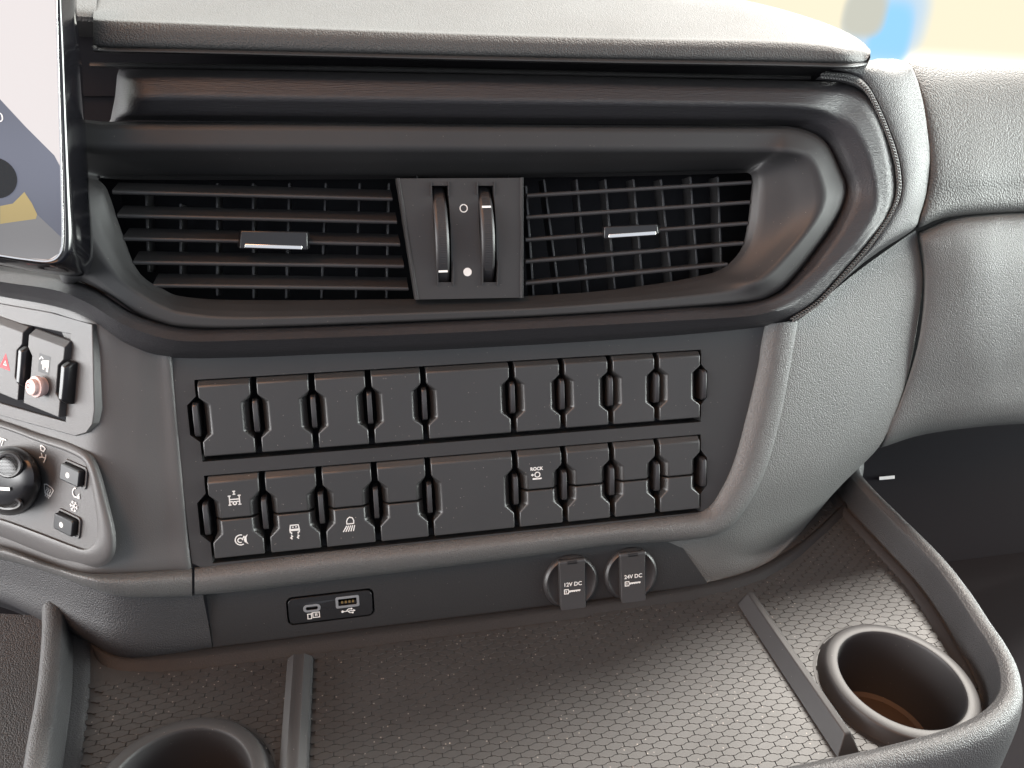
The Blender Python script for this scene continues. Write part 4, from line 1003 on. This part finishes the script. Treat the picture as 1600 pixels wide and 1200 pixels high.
icon('symbol_field', POD, um, vm, 7.1, [], 1, M['black'], s2, polys=[[(-5.6, -6.2), (5.6, -6.2), (5.6, 6.2), (-5.6, 6.2)]])
icon('tipper_symbol', POD, um, vm, 7.2, [[(-5.0, 2.2), (-3.2, 4.2), (-1.2, 3.2)]], 0.9, M['white'], s2, polys=[[(-1.6, -1.8), (4.8, -1.8), (4.8, 3.6), (-1.6, 2.2)], [(-3.0, -0.6), (-1.8, -0.6), (-1.8, 2.0), (-3.0, 1.2)], [(-1.2, -3.6), (0.6, -3.6), (0.6, -1.6), (-1.2, -1.6)], [(2.4, -4.4), (4.6, -4.4), (4.6, -1.6), (2.4, -1.6)]])
um, vm = POD.uv(8, 566, 7.1)
icon('hazard_symbol', POD, um, vm, 7.1, [['c', (-5.2, -4.2), (5.2, -4.2), (0, 5.4)], ['c', (-3.2, -3.0), (3.2, -3.0), (0, 2.8)]], 0.8, M['red'], s1)
icon('hazard_symbol', POD, um, vm, 7.1, [['c', (-1.6, -2.0), (1.6, -2.0), (0, 0.9)]], 0.5, M['white'], s1)
um, vm = POD.uv(60, 604, 10)
kb = lathe('knob', [(6.0, 7), (6.0, 9), (6.8, 9.5), (7.2, 11), (6.8, 12.4), (5.6, 12.8), (5.4, 14.2), (5.0, 15.2), (3.6, 15.8), (0.3, 16)], POD, um, vm, M['ivory'], t, n=36)
icon('knob_symbol', POD, um - 1, vm + 1, 16.05, [arc(0, 0, 1.6, 20, 330)], 0.7, M['red'], kb)
# ------------------------------------------------------------------ touch screen
t = thing('display_screen', 'glossy upright touch screen at the left edge, bright reflections painted on its display', 'screen', PAN.px(60, 420, 40))
e0 = [(86, -60), (88, 0), (91, 100), (94, 200), (97, 300), (98, 375), (93, 398), (76, 408), (40, 405), (0, 399), (-90, 384)]
e2 = [(128, -60), (120, 0), (128, 100), (134, 200), (140, 300), (146, 385), (143, 415), (125, 432), (60, 425), (0, 414), (-90, 398)]
def mixl(k, h, dh=0): return [(a[0] + (b[0] - a[0]) * k, a[1] + (b[1] - a[1]) * k, h) for a, b in zip(e0, e2)]
patch('bezel', [mixl(0.0, 50), mixl(0.06, 51.2), mixl(0.2, 51), mixl(0.5, 46), mixl(0.82, 38), mixl(0.97, 28), mixl(1.0, 18), mixl(0.96, 8)], M['gloss'], t, nu=6, nv=4, sharp=80)
ch = [PAN.px(x, y, 51) for x, y in e0]
chs = spline(ch, 6)
verts, faces = [], []
for i, p in enumerate(chs):
    d = (chs[min(i + 1, len(chs) - 1)] - chs[max(0, i - 1)]).normalized(); sd = d.cross(OUT).normalized()
    for k in range(6):
        a = math.pi * 2 * k / 6; verts.append(p + sd * 0.0008 * math.cos(a) + OUT * 0.0008 * math.sin(a))
    if i: 
        for k in range(6): faces.append(((i - 1) * 6 + k, (i - 1) * 6 + (k + 1) % 6, i * 6 + (k + 1) % 6, i * 6 + k))
obj('chrome_edge', verts, faces, M['chrome'], t)
ds = [(-90, -60)] + e0[:1] + e0[1:]
def sheet(name, pts, h, mat, lab=None):
    return loft(name, [[PAN.px(x, y, h - 0.5) for x, y in pts], [PAN.px(x, y, h) for x, y in pts]], mat, t, smooth=False, label=lab)
sheet('display', ds, 50.2, M['screen_w'])  # pale sky glare on the glass, put in as an even glow
sheet('painted_reflection', [(-90, 60), (0, 155), (40, 198), (85, 243), (95, 262), (97, 300), (97.5, 375), (92, 396), (76, 406), (40, 403), (0, 397), (-90, 382)], 50.4, M['screen_g'])  # slate, grey and yellow reflections of the glass painted as glowing sheets
sheet('painted_reflection', [(-90, 340), (0, 350), (40, 340), (58, 335), (97, 372), (92, 396), (76, 406), (40, 403), (0, 397), (-90, 382)], 50.6, M['screen_g2'])
sheet('painted_reflection', [(0, 322), (20, 318), (38, 300), (50, 318), (58, 335), (56, 342), (20, 347), (0, 350)], 50.8, M['screen_y'])
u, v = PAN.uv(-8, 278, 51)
icon('reflection_dot', PAN, u, v, 51.0, [], 1, M['screen_k'], t, polys=[circle(0, 0, 11, 32)])  # dark disc painted on for a reflection in the glass
text('display_text', '0', PAN, *PAN.uv(0, 184, 51), 51.0, 7, M['whiteline'], t)
